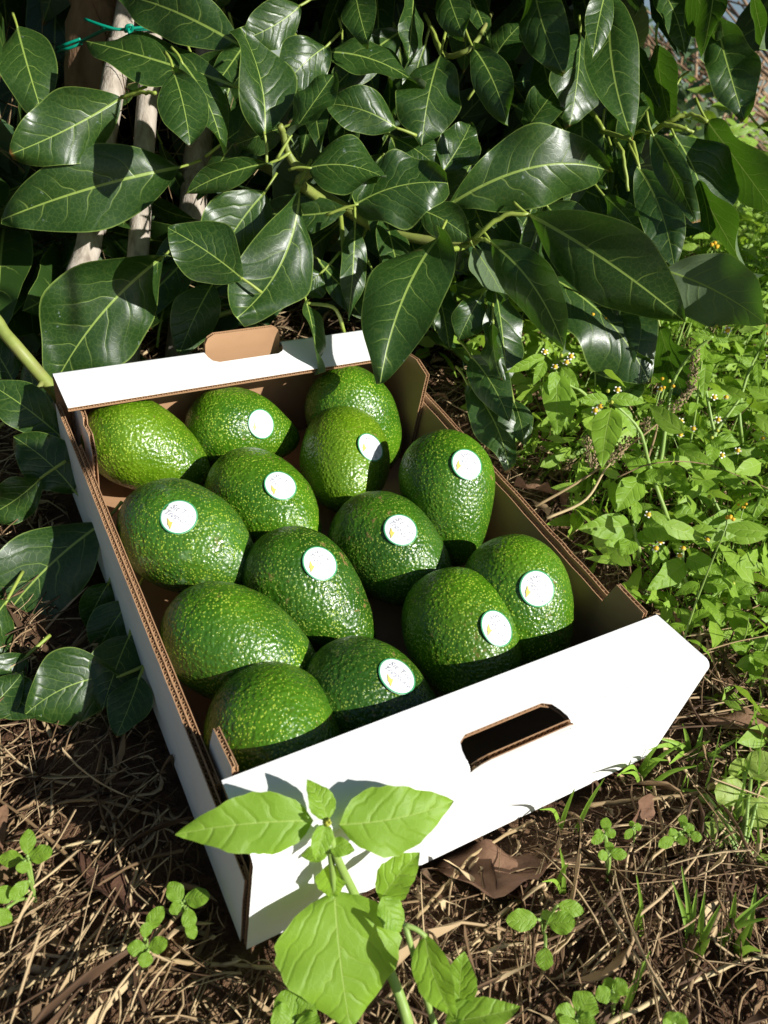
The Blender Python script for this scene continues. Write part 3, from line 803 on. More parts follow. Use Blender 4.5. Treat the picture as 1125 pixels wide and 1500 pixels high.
# branches: picture polylines with their distance
def PP(l): return [P(*q) for q in l]
for pts, r0, r1, mat in [
 ([(700, 352, .73), (640, 352, .73), (560, 338, .75), (480, 290, .78), (380, 240, .85)], .0035, .0060, 'twig'),
 ([(455, 252, .70), (428, 236, .70), (416, 200, .69), (410, 184, .68)], .0040, .0028, 'twig'),
 ([(455, 252, .70), (440, 268, .71), (480, 300, .78)], .0040, .0050, 'twig'),
 ([(774, 314, .685), (738, 316, .69), (705, 340, .70), (690, 356, .72)], .0018, .0026, 'petiole'),
 ([(719, 355, .70), (705, 350, .705), (692, 358, .72)], .0016, .0022, 'petiole'),
 ([(644, 350, .675), (650, 342, .685), (648, 362, .70), (672, 364, .72), (694, 354, .73)], .0018, .0028, 'petiole'),
 ([(936, 246, .70), (926, 208, .71), (908, 200, .72), (880, 192, .75)], .0014, .0022, 'petiole'),
 ([(920, 280, .72), (912, 225, .72), (900, 205, .73)], .0014, .0020, 'petiole'),
 ([(1036, 178, .69), (1010, 168, .70), (975, 180, .71), (950, 200, .75)], .0016, .0026, 'petiole'),
 ([(1016, 194, .70), (996, 186, .70), (970, 182, .71)], .0014, .0024, 'petiole'),
 ([(956, 197, .68), (940, 192, .70), (925, 196, .73)], .0012, .0020, 'petiole'),
 ([(884, 190, .74), (868, 166, .75), (850, 150, .78)], .0018, .0028, 'petiole'),
 ([(-30, 430, .66), (0, 478, .665), (36, 522, .67), (90, 585, .70)], .0048, .0056, 'twig'),
 ([(62, 560, .68), (40, 590, .67), (8, 618, .66), (-20, 640, .66)], .0022, .0012, 'twig'),
 ([(320, 130, .80), (330, 60, .82), (300, -60, .86)], .0055, .0070, 'twig'),
 ([(260, 500, .76), (300, 470, .78), (360, 450, .80)], .0022, .0026, 'twig'),
 ([(503, 390, .72), (502, 350, .73), (498, 310, .76)], .0018, .0024, 'petiole'),
 ([(228, 136, .66), (205, 136, .67), (178, 143, .68)], .0015, .0017, 'petiole'),
 ([(449, 444, .70), (490, 452, .71), (505, 490, .74)], .0015, .0018, 'petiole'),
 ([(632, 40, .75), (650, 80, .74), (690, 70, .72), (720, 20, .76)], .0028, .0020, 'twig'),
 ([(622, 20, .74), (640, 60, .72), (648, 84, .70)], .0016, .0022, 'petiole'),
]: limb('branch', PP(pts), r0, r1, M[mat], tree, 14, 8, .0012, pts[0][0])
limb('trunk', PP([(128, 560, 1.0), (132, 300, .90), (136, 90, .84), (150, -80, .82), (190, -300, .86)]), .030, .024, M['bark'], tree, 26, 18, .006, 3)
limb('branch', PP([(150, -80, .82), (330, -220, .80), (560, -330, .80)]), .016, .008, M['bark'], tree, 14, 10, .005, 5)
limb('branch', PP([(330, -220, .80), (640, -180, .84), (900, -160, .86), (1080, -190, .9)]), .010, .005, M['bark'], tree, 14, 8, .005, 8)

for pts in ([(.05, .75, .62), (.12, .52, .72), (.26, .20, .76), (.44, -.16, .80), (.58, -.42, .90)], [(.12, .52, .72), (.38, .34, .74), (.62, .10, .78), (.80, -.10, .86)], [(.26, .20, .76), (.30, -.05, .84), (.36, -.30, .92)]):  # unseen boughs, added to carry the leaves that cast shade
    print('bough', [tuple(round(q) for q in px(p)[:2]) for p in pts])
    limb('branch', pts, .010, .004, M['bark'], tree, 18, 8, .006, pts[0][0] * 40)
# deeper leaves and the rest of the crown
LIB = [leaf_geo(1., w, m_, .68, b, a_, .15, .05, 2.5, 0, 40 + k, 12, 3) for k, (w, m_, b, a_) in enumerate([(.42, .5, .06, .03), (.36, .48, .10, -.05), (.50, .54, .05, .0), (.40, .5, -.05, .06), (.46, .52, .12, -.02)])]
LIBM = []
for k, (v, f, uv, ed) in enumerate(LIB):
    me = mesh('leaf', W(v) if False else v, f, [M['tree_leaf']], uv, ed); LIBM.append(me)
LOW = [leaf_geo(1., w, .5, .84, b, .02, .15, .04, 2.5, 0, 60 + k, 6, 2) for k, (w, b) in enumerate([(.42, .06), (.36, .10), (.5, .05)])]
SKYGAPS = [((366, 4), 30), ((420, 108), 34), ((985, 60), 34), ((1085, 100), 70), ((1040, 190), 60), ((1110, 260), 60), ((1000, 250), 40), ((1065, 40), 30), ((960, 120), 30)]
PROT += [(P(190, 42, .745), .03), (P(150, 40, .745), .025), (P(130, 95, .83), .02)]
PROT += [(P(24, 850, .595), .03), (P(58, 1030, .505), .022), (P(108, 400, .75), .03), (P(128, 345, .755), .03), (P(150, 300, .76), .02)]
PROT += [(np.array([x, .40, .10]), .03) for x in (.01, .04, .07, .10, .13, .16, .19)] + [(np.array([x, .02, .10]), .04) for x in (.02, .08, .14, .20, .26, .30)] + [(np.array([x, 0., .05]), .04) for x in (.02, .1, .2, .28)]
prot = np.array([p for p, r in PROT]); pr = np.array([r for p, r in PROT])
# ground and weeds the sun reaches
gp = []
for x in np.arange(-.30, 1.3, .07):
    for y in np.arange(-.5, 1.2, .07):
        u, v, d = px(np.array([x, y, 0.]))
        if d > 0 and (v > 1380 or (u > 640 and v > 500)) and not (x < .30 and y > .42) and not (x > .5 and y > .9): gp.append(np.array([x, y, .03]))
for u, v in [(50, 1255), (105, 1150), (60, 1075), (215, 1390), (150, 1290), (60, 1190), (250, 1310), (30, 1330), (120, 1320)]: gp.append(on_z(u, v, .01))
gp = np.array(gp)
prot2 = np.vstack([prot, gp, PP([(128, 350, .74), (204, 335, .75), (300, 215, .84), (130, 80, .82), (110, 430, .76)])])
pr2 = np.concatenate([pr, np.where(gp[:, 0] > -.06, .075, .03), np.full(5, .035)])
def blocks(p, size):
    d = p - prot2; s = d @ SUN; perp = np.linalg.norm(d - s[:, None] * SUN, axis=1)
    return bool(np.any((s > .01) & (perp < pr2 + size * .42)))
CP = np.array([[c[0][0], c[0][1], c[0][2], c[1]] for c in CRAFT])
def in_way(p, size):
    u, v, d = px(p)
    if d < .25: return np.linalg.norm(p - CAMB) < .35 or d > 0
    e = size * .55 / d * F
    for (gu, gv), gr in SKYGAPS:
        if math.hypot(u - gu, v - gv) < gr + e * .75: return True
    if -e < u < 1125 + e and -e < v < 1500 + e:
        if d < .80: return True
        if u > 940 and d < 3.5 and v > -100: return True if rng.random() < .93 else False
    return False
deep = []
tries = 0
def rnd_basis(down=.5):
    a = nrm(rng.normal(size=3) - down * UP * 1.3); f_ = nrm(rng.normal(size=3) + UP * .6 - np.array([0, .6, 0]))
    return basis(a, f_, rng.normal() * .3)
# behind the visible leaves (in the picture)
while len(deep) < 900 and tries < 40000:
    tries += 1
    u, v = rng.uniform(-120, 1000), rng.uniform(-150, 640); d = rng.uniform(.90, 1.35)
    if tries % 6 == 0: u, v, d = rng.uniform(-80, 100), rng.uniform(220, 640), rng.uniform(.82, .98)
    p = P(u, v, d); s = rng.uniform(.12, .19)
    if p[2] < gz(p[0], p[1]) + .03 or in_way(p, s): continue
    if 90 < u < 330 and v > 0 and d < 1.0: continue
    if p[0] > .75 + .25 * (p[1] - .5): continue
    if blocks(p, s): continue
    deep.append((p, s, d))
# crown above and behind, out of the picture: it shades what lies deeper
crown = []; tries = 0
while len(crown) < 1500 and tries < 60000:
    tries += 1
    p = np.array([rng.uniform(-.7, 1.25), rng.uniform(.15, 1.7), rng.uniform(.25, 1.25)]); s = rng.uniform(.13, .20)
    u, v, d = px(p)
    ee = s * .62 / max(d, .1) * F
    if d > .05 and -ee < u < 1125 + ee and -ee < v < 1500 + ee: continue
    if d < .4 or in_way(p, s) or blocks(p, s): continue
    crown.append((p, s))
# unseen leaves added in the sun's path to shade ground, stakes and deeper leaves
targets = [p for p, s, d in deep] + [P(*b, db) * .5 + P(*t, dt) * .5 for (b, t, w, db, dt, roll, bend, fold, arc, under, m_, lit) in LEAVES if not lit] * 3
for k in range(900):
    u, v = rng.uniform(-60, 330), rng.uniform(150, 1330); q = on_z(u, v, 0.)
    if q[0] < -.005 or q[1] > .45: targets.append(q)
for k in range(300): targets.append(P(rng.uniform(-40, 330), rng.uniform(0, 560), rng.uniform(.82, 1.)))
for k in range(260): targets.append(on_z(rng.uniform(90, 320), rng.uniform(980, 1340), 0.))
for pts_ in ([(154, 190), (165, 120)], [(212, 200), (222, 60), (208, 260), (196, 460)], [(290, 150), (304, 60), (282, 400)]):
    for u, v in pts_: targets += [P(u + du, v, .77) for du in (-8, 0, 8)]
shade = []
for q in targets:
    for _ in range(40):
        t = rng.uniform(.35, 1.45); p = q + SUN * t + rng.normal(size=3) * .02; s_ = rng.uniform(.06, .15)
        u, v, d = px(p)
        ee = s_ * .62 / max(d, .1) * F
        if d > .05 and -ee < u < 1125 + ee and -ee < v < 1500 + ee: continue
        if in_way(p, s_) or blocks(p, s_): continue
        shade.append((p, s_)); break
print('deep', len(deep), 'crown', len(crown), 'shade', len(shade), 'of', len(targets))
crown += shade
deep.sort(key=lambda q: q[2])
npart = max(0, 298 - len(LEAVES) - 30)
for p, s, d in deep[:npart]:
    B = rnd_basis(); me = LIBM[int(rng.integers(len(LIBM)))]
    o = link('leaf', me, tree)
    mt = Matrix.Identity(4); Bw = Q @ B * s; pw = W(p) - TO
    for r in range(3):
        for c in range(3): mt[r][c] = Bw[r][c]
        mt[r][3] = pw[r]
    o.matrix_local = mt
items = [(int(rng.integers(3)), p, rnd_basis(), s) for p, s, d in deep[npart:]] + [(int(rng.integers(3)), p, rnd_basis(), s) for p, s in crown]
tag(mass('foliage', LOW, items, [M['tree_leaf_mass']], tree), kind='stuff')  # tree leaves together with the unseen ones added to cast shade

# ---------------------------------------------------------------- stakes and wire at the trunk
def stake(label, pts, r0, r1, seed):
    base = P(*pts[0]); e = empty('wooden_stake', base, label, 'stake', 'wooden stakes tied to the avocado tree')
    limb('pole', PP(pts), r0, r1, M['pole'], e, 24, 14, .0015, seed)
    s = spline(PP(pts), 24)
    for k in (5, 12, 18):
        V, Fs = tube([s[k] - (s[k + 1] - s[k]) * .06, s[k] + (s[k + 1] - s[k]) * .06], r0 * 1.06, 14)
        put('knot_ring', V, Fs, [M['pole']], e)
stake('weathered wooden stake slanting down behind the left back corner of the box', [(38, 800, .74), (80, 560, .735), (106, 430, .75), (132, 350, .76), (154, 190, .77), (186, 20, .78), (210, -120, .79)], .0120, .0110, 11)
stake('upright weathered stake in the middle of the three by the trunk', [(176, 640, .80), (196, 460, .78), (204, 345, .77), (212, 200, .77), (222, 60, .77), (230, -120, .78)], .0100, .0095, 12)
stake('greyish stake right of the other two, behind the small rounded leaf', [(250, 640, .86), (268, 460, .85), (282, 310, .84), (290, 220, .84), (304, 90, .84), (318, -120, .85)], .0140, .0130, 13)
wire = empty('plant_tie', P(160, 45, .75), 'green plastic wire tied round trunk and stakes', 'wire tie')
for pts in [[(124, 28, .745), (146, 36, .742), (172, 43, .745), (192, 42, .748), (216, 40, .752), (250, 44, .765)],
            [(118, 57, .80), (104, 62, .80), (92, 67, .805), (84, 70, .83)], [(120, 63, .80), (106, 69, .80), (93, 73, .805), (84, 76, .83)],
            [(184, 47, .745), (186, 38, .740), (194, 38, .742), (192, 47, .746), (188, 44, .750)], [(150, 42, .755), (172, 43, .75), (196, 43, .75), (222, 43, .755)],
            [(188, 38, .744), (189, 48, .741), (193, 42, .75)], [(160, 40, .75), (120, 60, .80)]]:
    V, Fs = tube(spline(PP(pts), 18), .0014, 8); put('strand', V, Fs, [M['wire']], wire)

# ---------------------------------------------------------------- litter of straw, single stalks, dead leaves
RIB = []
for dr in (.0, .12, -.15, .3):
    v, f = ribbon_geo(4, 3, dr, .5)
    v[:, 0] += .0; v[:, 0] += (dr * 130 if dr else 14) * v[:, 1] * (1 - v[:, 1])
    RIB.append((v, f, np.zeros((len(v), 2)), np.zeros((len(v), 2))))
items = []
def straw_at(x, y, L, r, lift=.0, tilt=.25):
    a = rng.uniform(0, 6.283); a = a if rng.random() < .45 else rng.normal(.5, .5) + (math.pi if rng.random() < .5 else 0)
    dz = rng.normal() * tilt * .5
    ax = nrm([math.cos(a), math.sin(a), dz])
    B = basis(ax, np.array([0, 0, 1.]), rng.uniform(0, 6)); B = B * np.array([r / L, 1, 1])[None, :]
    B[:, 2] *= 1
    B[:, 0] *= 1.4; 
    B2 = B.copy(); B2[:, 2] = B[:, 2] * (r / L if True else 1)
    c = np.array([x, y, gz(x, y) + lift + abs(dz) * L * .5]) - ax * L / 2
    items.append((int(rng.integers(4)), c, B2, L))
n_ = 0
while n_ < 14500:
    x, y = rng.uniform(-.6, 1.1), rng.uniform(-.45, .85)
    if -.004 < x < .304 and -.004 < y < .422: continue
    u, v, d = px(np.array([x, y, 0.]))
    if not (-700 < u < 1800 and v < 1900): continue
    near = v > 1000
    if not near and rng.random() < .45: continue
    L = rng.gamma(2.2, .016) + .008; r = rng.uniform(.0003, .0010) * (1.6 if rng.random() < .08 else 1)
    cx = min(max(x, -.004), .304); cy = min(max(y, -.004), .422)
    if math.hypot(x - cx, y - cy) < L * .5: L = max(.012, 1.6 * math.hypot(x - cx, y - cy))
    straw_at(x, y, L, r, rng.uniform(0, .012)); n_ += 1
st_ = mass('straw_litter', RIB, items, [M['straw']]); tag(st_, kind='stuff')
# chaff: short broken bits
items = []
n_ = 0
while n_ < 9000:
    x, y = rng.uniform(-.36, .9), rng.uniform(-.36, .7)
    if -.008 < x < .308 and -.008 < y < .425: continue
    straw_at(x, y, rng.uniform(.004, .013), rng.uniform(.0004, .0014), rng.uniform(0, .006), .8); n_ += 1
tag(mass('chaff', RIB, items, [M['straw']]), kind='stuff')

def G(u, v, lift=0.):
    """point of the ground seen at (u, v)"""
    p = on_z(u, v, 0.)
    for _ in range(6): p = on_z(u, v, gz(p[0], p[1]) + lift)
    return p
for k, (pts, r, lab) in enumerate([
 ([(-10, 1462), (60, 1432), (130, 1402), (186, 1402 - 14)], .0021, 'thick pale straw stalk at the lower left, running up towards the box'),
 ([(236, 1404), (290, 1412), (360, 1414), (420, 1424)], .0014, 'ragged straw stalk lying under the bottom corner of the box'),
 ([(610, 1345), (650, 1300), (700, 1248), (775, 1205)], .0012, 'long straight straw leaning towards the front wall below the handle'),
 ([(556, 1470), (620, 1426), (668, 1396), (702, 1376)], .0013, 'pale broken straw beside the leafy foreground plant'),
 ([(955, 1140), (972, 1230), (968, 1330), (962, 1400)], .0014, 'thin upright grass straw below the clump of round leaves'),
 ([(1054, 1336), (1030, 1392), (1012, 1440), (1000, 1500)], .0015, 'straight tan stalk at the lower right among grass blades'),
 ([(916, 1316), (906, 1390), (896, 1430)], .0012, 'short dry stalk standing between two seedlings at the right'),
 ([(890, 1500), (990, 1450), (1080, 1410), (1130, 1400)], .0016, 'bleached stalk crossing the bottom right corner'),
 ([(860, 1180), (930, 1172), (1010, 1164), (1056, 1150)], .0016, 'dry stalk stretched past the right end of the box'),
 ([(60, 1180), (140, 1172), (230, 1196), (276, 1206)], .0012, 'fine straw in the shade beside the left wall'),
 ([(-10, 1270), (50, 1256), (110, 1236), (150, 1232)], .0011, 'thin straw under the seedling at the left edge'),
]):
    g = [G(u, v, .008 + .003 * (k % 3)) for u, v in pts]
    sp_ = spline(g, 22) + .0012 * np.array([[noise.noise((q * .8 + k * 9, w * 7., 2.)) for w in range(3)] for q in range(22)])
    o = put('straw_stalk', *tube(sp_, r * np.array([.75 + .5 * abs(noise.noise((q * .7, k, 3.))) for q in range(22)]), 7), [M['stalk']]); tag(o, lab, 'straw', 'single straw stalks on the ground')

def dead_leaf(u, v, ang, L, w, lab, lift=.006, curl=.3, seed=0):
    g = G(u, v, lift); a = nrm(RC.T @ np.array([math.cos(ang), math.sin(ang), 0]) * np.array([1, 1, .1]))
    vv, f, uv, ed = leaf_geo(L, w, .5, .8, .10, .08, .5, .16, 2.5, 0, seed, 16, 5, .5, curl)
    o = put('dead_leaf', vv @ basis(a, np.array([0, -.2, 1.]), .2).T + g, f, [M['dead_leaf']], uv=uv, edge=ed)
    tag(o, lab, 'dead leaf', 'fallen dead leaves')
dead_leaf(636, 1275, -.15, .075, .040, 'curled brown dead leaf under the front edge of the box', seed=1)
dead_leaf(716, 1262, 1.1, .050, .034, 'upturned reddish dead leaf right of the other one under the front wall', seed=2)
dead_leaf(1020, 1055, .1, .085, .036, 'flat brown dead leaf beyond the right corner of the box', seed=3)
dead_leaf(752, 712, .3, .05, .035, 'rust coloured dead leaf just outside the right side wall', seed=4, lift=.02)
dead_leaf(960, 1170, 2.2, .04, .016, 'narrow curled dead leaf near the round leaved clump', .012, seed=5)
dead_leaf(10, 1180, 1.6, .06, .014, 'shrivelled hanging strip of leaf at the left edge', .02, seed=6)
dead_leaf(120, 1250, .8, .07, .022, 'crumpled dry leaf in the straw at the left', .008, seed=7)
dead_leaf(158, 345, 1.7, .035, .010, 'small twisted dry leaf caught between the stakes', .0, seed=8)

# ---------------------------------------------------------------- weeds
def blade(name, parent, A, T, w_m, face, roll, mat, teeth=0, m_=.38, bend=.05, fold=.18, arc=0., seed=0, e=.85, nt=16, ns=4, petiole=None):
    A, T = np.asarray(A), np.asarray(T); a = T - A; L = np.linalg.norm(a)
    B = basis(a, face, roll)
    v, f, uv, ed = leaf_geo(L, w_m, m_, e, bend, arc, fold, .05, 2.3, teeth, seed, nt, ns)
    return put(name, v @ B.T + A, f, [M[mat]], parent, uv=uv, edge=ed)
def pic_leaf(parent, b, t, w, db, dt, roll=0, mat='weed_leaf', teeth=18, m_=.36, bend=.05, fold=.2, arc=0., seed=0, under=0, name='leaf'):
    A, T = P(*b, db), P(*t, dt); mid = (A + T) / 2; fc = CAMB - mid
    wm = w / F * (db + dt) / 2 / max(.5, math.cos(math.radians(roll)))
    return blade(name, parent, A, T, wm, -fc if under else fc, math.radians(roll), mat, teeth, m_, bend, fold, arc, seed)
def flower(parent, p, up, r=.0042, bud=False):
    r *= .66
    up = nrm(up); s = nrm(np.cross(up, [.3, .9, .1])); B = np.array([s, np.cross(up, s), up]).T
    V, Fs = [], []
    for i in range(6):
        th = math.pi / 2 * i / 5
        for j in range(12): V.append((r * .75 * math.cos(th) * math.cos(.5236 * j), r * .75 * math.cos(th) * math.sin(.5236 * j), r * .75 * math.sin(th)))
    for i in range(5):
        for j in range(12): Fs.append((i * 12 + j, i * 12 + (j + 1) % 12, (i + 1) * 12 + (j + 1) % 12, (i + 1) * 12 + j))
    o = put('flower', np.array(V) @ B.T + p, Fs, [M['bud' if bud else 'disc']], parent)
    V, Fs = tube([p - up * r * .8, p - up * r * .40, p], [r * .35, r * .8, r * .78], 10)
    put('calyx', V, Fs, [M['bud']], o)
    if not bud:
        V, Fs = [], []
        for k in range(5):
            a = 1.2566 * k; d = np.array([math.cos(a), math.sin(a), .15]); n_ = np.array([-math.sin(a), math.cos(a), 0]); q = len(V)
            for t, w in ((.6, .2), (.95, .30), (1.15, .26), (1.24, .10)):
                for sgn in (-1, 1): V.append(d * r * t + n_ * sgn * w * r)
            for i in range(3): Fs.append((q + 2 * i, q + 2 * i + 1, q + 2 * i + 3, q + 2 * i + 2))
        put('rays', np.array(V) @ B.T + p, Fs, [M['ray']], o)

# the big plant in front of the box (c4: pixels of an enlarged view)
c4 = lambda x, y: (240 + x / 2.163, 1120 + y / 2.163)
g0 = G(604, 1530)
fg = empty('weed_plant', g0, 'bright green broad leaved weed standing in front of the white front wall', 'weed')
S1 = [g0, P(*c4(768, 800), .412), P(*c4(734, 700), .416), P(*c4(672, 560), .416), P(*c4(606, 415), .408), P(*c4(553, 305), .387), P(*c4(520, 205), .379)]
V, Fs = tube(spline(S1, 24), np.linspace(.0032, .0018, 24), 9); put('stem', V, Fs, [M['weed_stem']], fg)
V, Fs = tube(spline([P(*c4(540, 408), .402), P(*c4(534, 340), .393), P(*c4(524, 250), .381)], 10), np.linspace(.0014, .0017, 10), 7); put('petiole', V, Fs, [M['weed_stem']], fg)
for k, (b, t, w, db, dt, roll, mm, arc, fold) in enumerate([
 ((474, 178), (36, 222), 172, .381, .372, 6, .40, .03, .22), ((556, 190), (918, 116), 196, .383, .399, -2, .42, .04, .16),
 ((520, 176), (453, 48), 78, .379, .386, -20, .40, .03, .35), ((512, 188), (480, 308), 64, .377, .372, 20, .38, .03, .45),
 ((528, 252), (606, 272), 58, .382, .380, 0, .40, .02, .2), ((520, 280), (434, 290), 48, .383, .386, 0, .40, .02, .2),
 ((541, 402), (592, 838), 372, .402, .386, 4, .42, .02, .10), ((686, 430), (812, 278), 112, .406, .412, 8, .42, -.03, .3),
 ((532, 310), (534, 424), 92, .394, .402, 0, .45, .02, .2), ((690, 420), (752, 530), 84, .400, .398, 20, .45, .02, .2)]):
    pic_leaf(fg, c4(*b), c4(*t), w / 2.163, db, dt, roll, 'weed_leaf', 22, mm, .05, fold, arc, k)
for k in range(6):
    p = P(*c4(515 + 6 * math.cos(k), 182 + 8 * math.sin(k)), .375 - .001 * k)
    V, Fs = tube([p, p + np.array([0, -.002, .003])], [.0012, .0005], 6); put('bud', V, Fs, [M['bud']], fg)
g1 = G(640, 1545)
f2 = empty('weed_plant', g1, 'folded pale leaves of a weed at the bottom edge, right of the broad leaved one', 'weed')
V, Fs = tube(spline([g1, P(*c4(880, 900), .385), P(*c4(850, 800), .39), P(*c4(764, 508), .378)], 16), np.linspace(.002, .0014, 16), 7); put('stem', V, Fs, [M['weed_stem']], f2)
for k, (b, t, w, db, dt, roll, mm, arc) in enumerate([((828, 540), (926, 812), 112, .378, .372, -24, .42, .05), ((938, 770), (952, 592), 104, .385, .392, 6, .42, -.03), ((890, 816), (1130, 768), 104, .382, .380, 10, .42, .03),
 ((940, 770), (870, 700), 60, .392, .396, 20, .4, 0), ((900, 830), (960, 900), 90, .376, .366, 0, .4, 0)]):
    pic_leaf(f2, c4(*b), c4(*t), w / 2.163, db, dt, roll, 'weed_leaf', 14, mm, .05, .28, arc, k + 20)
V, Fs = tube(spline([P(*c4(764, 508), .378), P(*c4(800, 522), .378), P(*c4(830, 545), .378)], 8), .0012, 7); put('petiole', V, Fs, [M['weed_stem']], f2)

# flowering weeds at the right (c2: pixels of an enlarged view)
c2 = lambda x, y: (740 + x / 2.922, 480 + y / 2.922)
def weed(label, base, stems, leaves, flowers, grp='flowering weeds right of the box', r=.0019):
    e = empty('flowering_weed', base, label, 'weed', grp)
    for st in stems:
        V, Fs = tube(spline(st, 18), np.linspace(r, r * .6, 18), 7); put('stem', V, Fs, [M['weed_stem']], e)
    for k, (b, t, w, db, dt, roll) in enumerate(leaves):
        pic_leaf(e, c2(*b), c2(*t), w / 2.922, db, dt, roll, 'weed_leaf', 16, .38, .06, .22, .02 * (-1) ** k, k + int(b[0]))
    for x, y, d, bud in flowers:
        p = P(*c2(x, y), d); flower(e, p, nrm(CAMB - p) * .7 + UP * .5 + rng.normal(size=3) * .3, .0040 if not bud else .0030, bud)
    return e
def S(*l): return [P(*c2(x, y), d) for x, y, d in l]
b1 = G(*c2(720, 930))
weed('tallest flowering weed, its bent stalk carrying one big hanging leaf', b1,
 [[b1] + S((700, 830, .69), (650, 690, .68), (615, 580, .67), (575, 440, .66), (488, 345, .655), (450, 318, .65)), [P(*c2(640, 660), .68)] + S((668, 560, .69), (690, 400, .70), (720, 230, .70), (800, 110, .69), (890, 36, .68))],
 [((456, 342), (414, 602), 122, .652, .635, -4), ((452, 305), (600, 322), 56, .65, .65, 14), ((440, 312), (308, 308), 62, .65, .645, 10), ((470, 330), (560, 470), 50, .655, .66, 40),
  ((575, 648), (474, 790), 116, .675, .66, 4), ((600, 620), (676, 662), 60, .67, .665, 10), ((606, 600), (500, 560), 70, .67, .67, 20), ((640, 640), (700, 560), 90, .68, .69, 10),
  ((895, 38), (790, 20), 40, .68, .68, 10), ((900, 40), (960, 60), 40, .68, .68, 0), ((870, 40), (862, 0), 34, .68, .68, 20)],
 [(408, 336, .645, 0), (386, 354, .645, 0), (482, 266, .655, 0), (456, 318, .648, 1), (440, 270, .652, 1), (952, 12, .678, 0), (904, -8, .68, 1), (702, 228, .695, 1), (664, 264, .70, 0)])
b2 = G(*c2(420, 640))
weed('flowering weed drooping over leaves beside the box, two long leaves hanging', b2,
 [[b2] + S((460, 560, .72), (430, 400, .71), (330, 275, .69), (250, 236, .68), (215, 185, .675))],
 [((226, 188), (228, 470), 118, .675, .665, 0), ((244, 240), (262, 440), 90, .685, .68, 20), ((170, 122), (0, 192), 52, .672, .67, 24), ((168, 140), (118, 248), 46, .67, .665, 0),
  ((240, 170), (320, 262), 52, .675, .67, 10), ((215, 190), (190, 300), 60, .672, .67, 30)],
 [(170, 104, .67, 0), (282, 122, .668, 0), (263, 148, .668, 0), (214, 168, .665, 0), (241, 118, .67, 1)])
b3 = G(*c2(560, 1010))
weed('weed with a pair of wide low leaves close to the right side wall', b3,
 [[b3] + S((575, 960, .66), (560, 900, .65), (548, 840, .645))],
 [((540, 850), (310, 862), 112, .645, .635, 6), ((598, 834), (742, 905), 116, .645, .63, 8), ((560, 738), (560, 860), 44, .65, .64, 30), ((548, 870), (420, 930), 80, .65, .64, 20), ((580, 870), (640, 930), 70, .65, .64, 20),
  ((540, 905), (500, 980), 84, .645, .635, 0)],
 [(614, 800, .64, 0), (598, 848, .645, 1), (646, 944, .64, 0), (664, 916, .64, 0)])
b4 = G(*c2(900, 840))
weed('many flowered weed in the middle of the right hand patch', b4,
 [[b4] + S((890, 740, .74), (888, 600, .735), (900, 480, .73), (880, 380, .73), (850, 200, .725), (862, 110, .72)), [P(*c2(895, 640), .735)] + S((920, 560, .735), (990, 535, .73)), [P(*c2(890, 470), .73)] + S((920, 420, .73), (1000, 310, .73))],
 [((866, 96), (848, 312), 58, .72, .715, 8), ((740, 508), (862, 622), 98, .735, .72, 8), ((706, 592), (792, 722), 80, .73, .715, -10), ((830, 640), (872, 776), 90, .735, .72, 26), ((906, 610), (1022, 686), 56, .735, .73, 8),
  ((900, 352), (1046, 330), 92, .74, .735, 4), ((860, 470), (760, 300), 60, .735, .74, 24), ((880, 480), (940, 520), 60, .73, .725, 4), ((850, 470), (830, 430), 40, .73, .73, 0), ((890, 500), (870, 590), 60, .73, .72, 16), ((905, 470), (1010, 500), 64, .73, .73, 24)],
 [(895, 298, .725, 0), (946, 298, .725, 0), (752, 400, .735, 0), (912, 394, .728, 0), (756, 446, .73, 0), (806, 432, .73, 0), (908, 440, .728, 1), (884, 470, .728, 1), (928, 546, .728, 0), (996, 526, .73, 0), (750, 460, .73, 0)])
b5 = G(*c2(1000, 960))
weed('leaning weed low at the far right of the patch with paired leaves', b5,
 [[b5] + S((990, 900, .70), (930, 810, .70), (890, 730, .70)), [P(*c2(960, 850), .70)] + S((1000, 790, .70), (1005, 740, .70))],
 [((1000, 792), (1120, 770), 70, .70, .695, 6), ((985, 800), (830, 842), 72, .70, .69, 10), ((720, 800), (850, 790), 66, .70, .70, 14), ((1010, 820), (1100, 900), 80, .70, .69, 16), ((1090, 840), (1110, 920), 50, .70, .69, 20)],
 [(1026, 748, .695, 0), (874, 722, .70, 1), (868, 900, .68, 0), (1104, 474, .74, 0), (1110, 440, .74, 0)])
b6 = G(*c2(1020, 560))
weed('thin upright weed with a curved bare stalk at the right edge', b6,
 [[b6] + S((1012, 470, .78), (1004, 330, .775), (1050, 170, .77), (1110, 70, .765), (1130, 40, .765))],
 [((1066, 150), (995, 130), 50, .77, .765, 0), ((1072, 130), (1112, 40), 40, .768, .765, 10), ((1080, 150), (1086, 262), 34, .768, .76, 10), ((1110, 60), (1150, 0), 50, .765, .765, 0)],
 [(1128, 130, .765, 0), (1122, 60, .765, 1)])
c3 = lambda x, y: (740 + x / 2.922, 780 + y / 2.922)
c2k = c2; c2 = c3
b7 = G(*c3(900, 440))
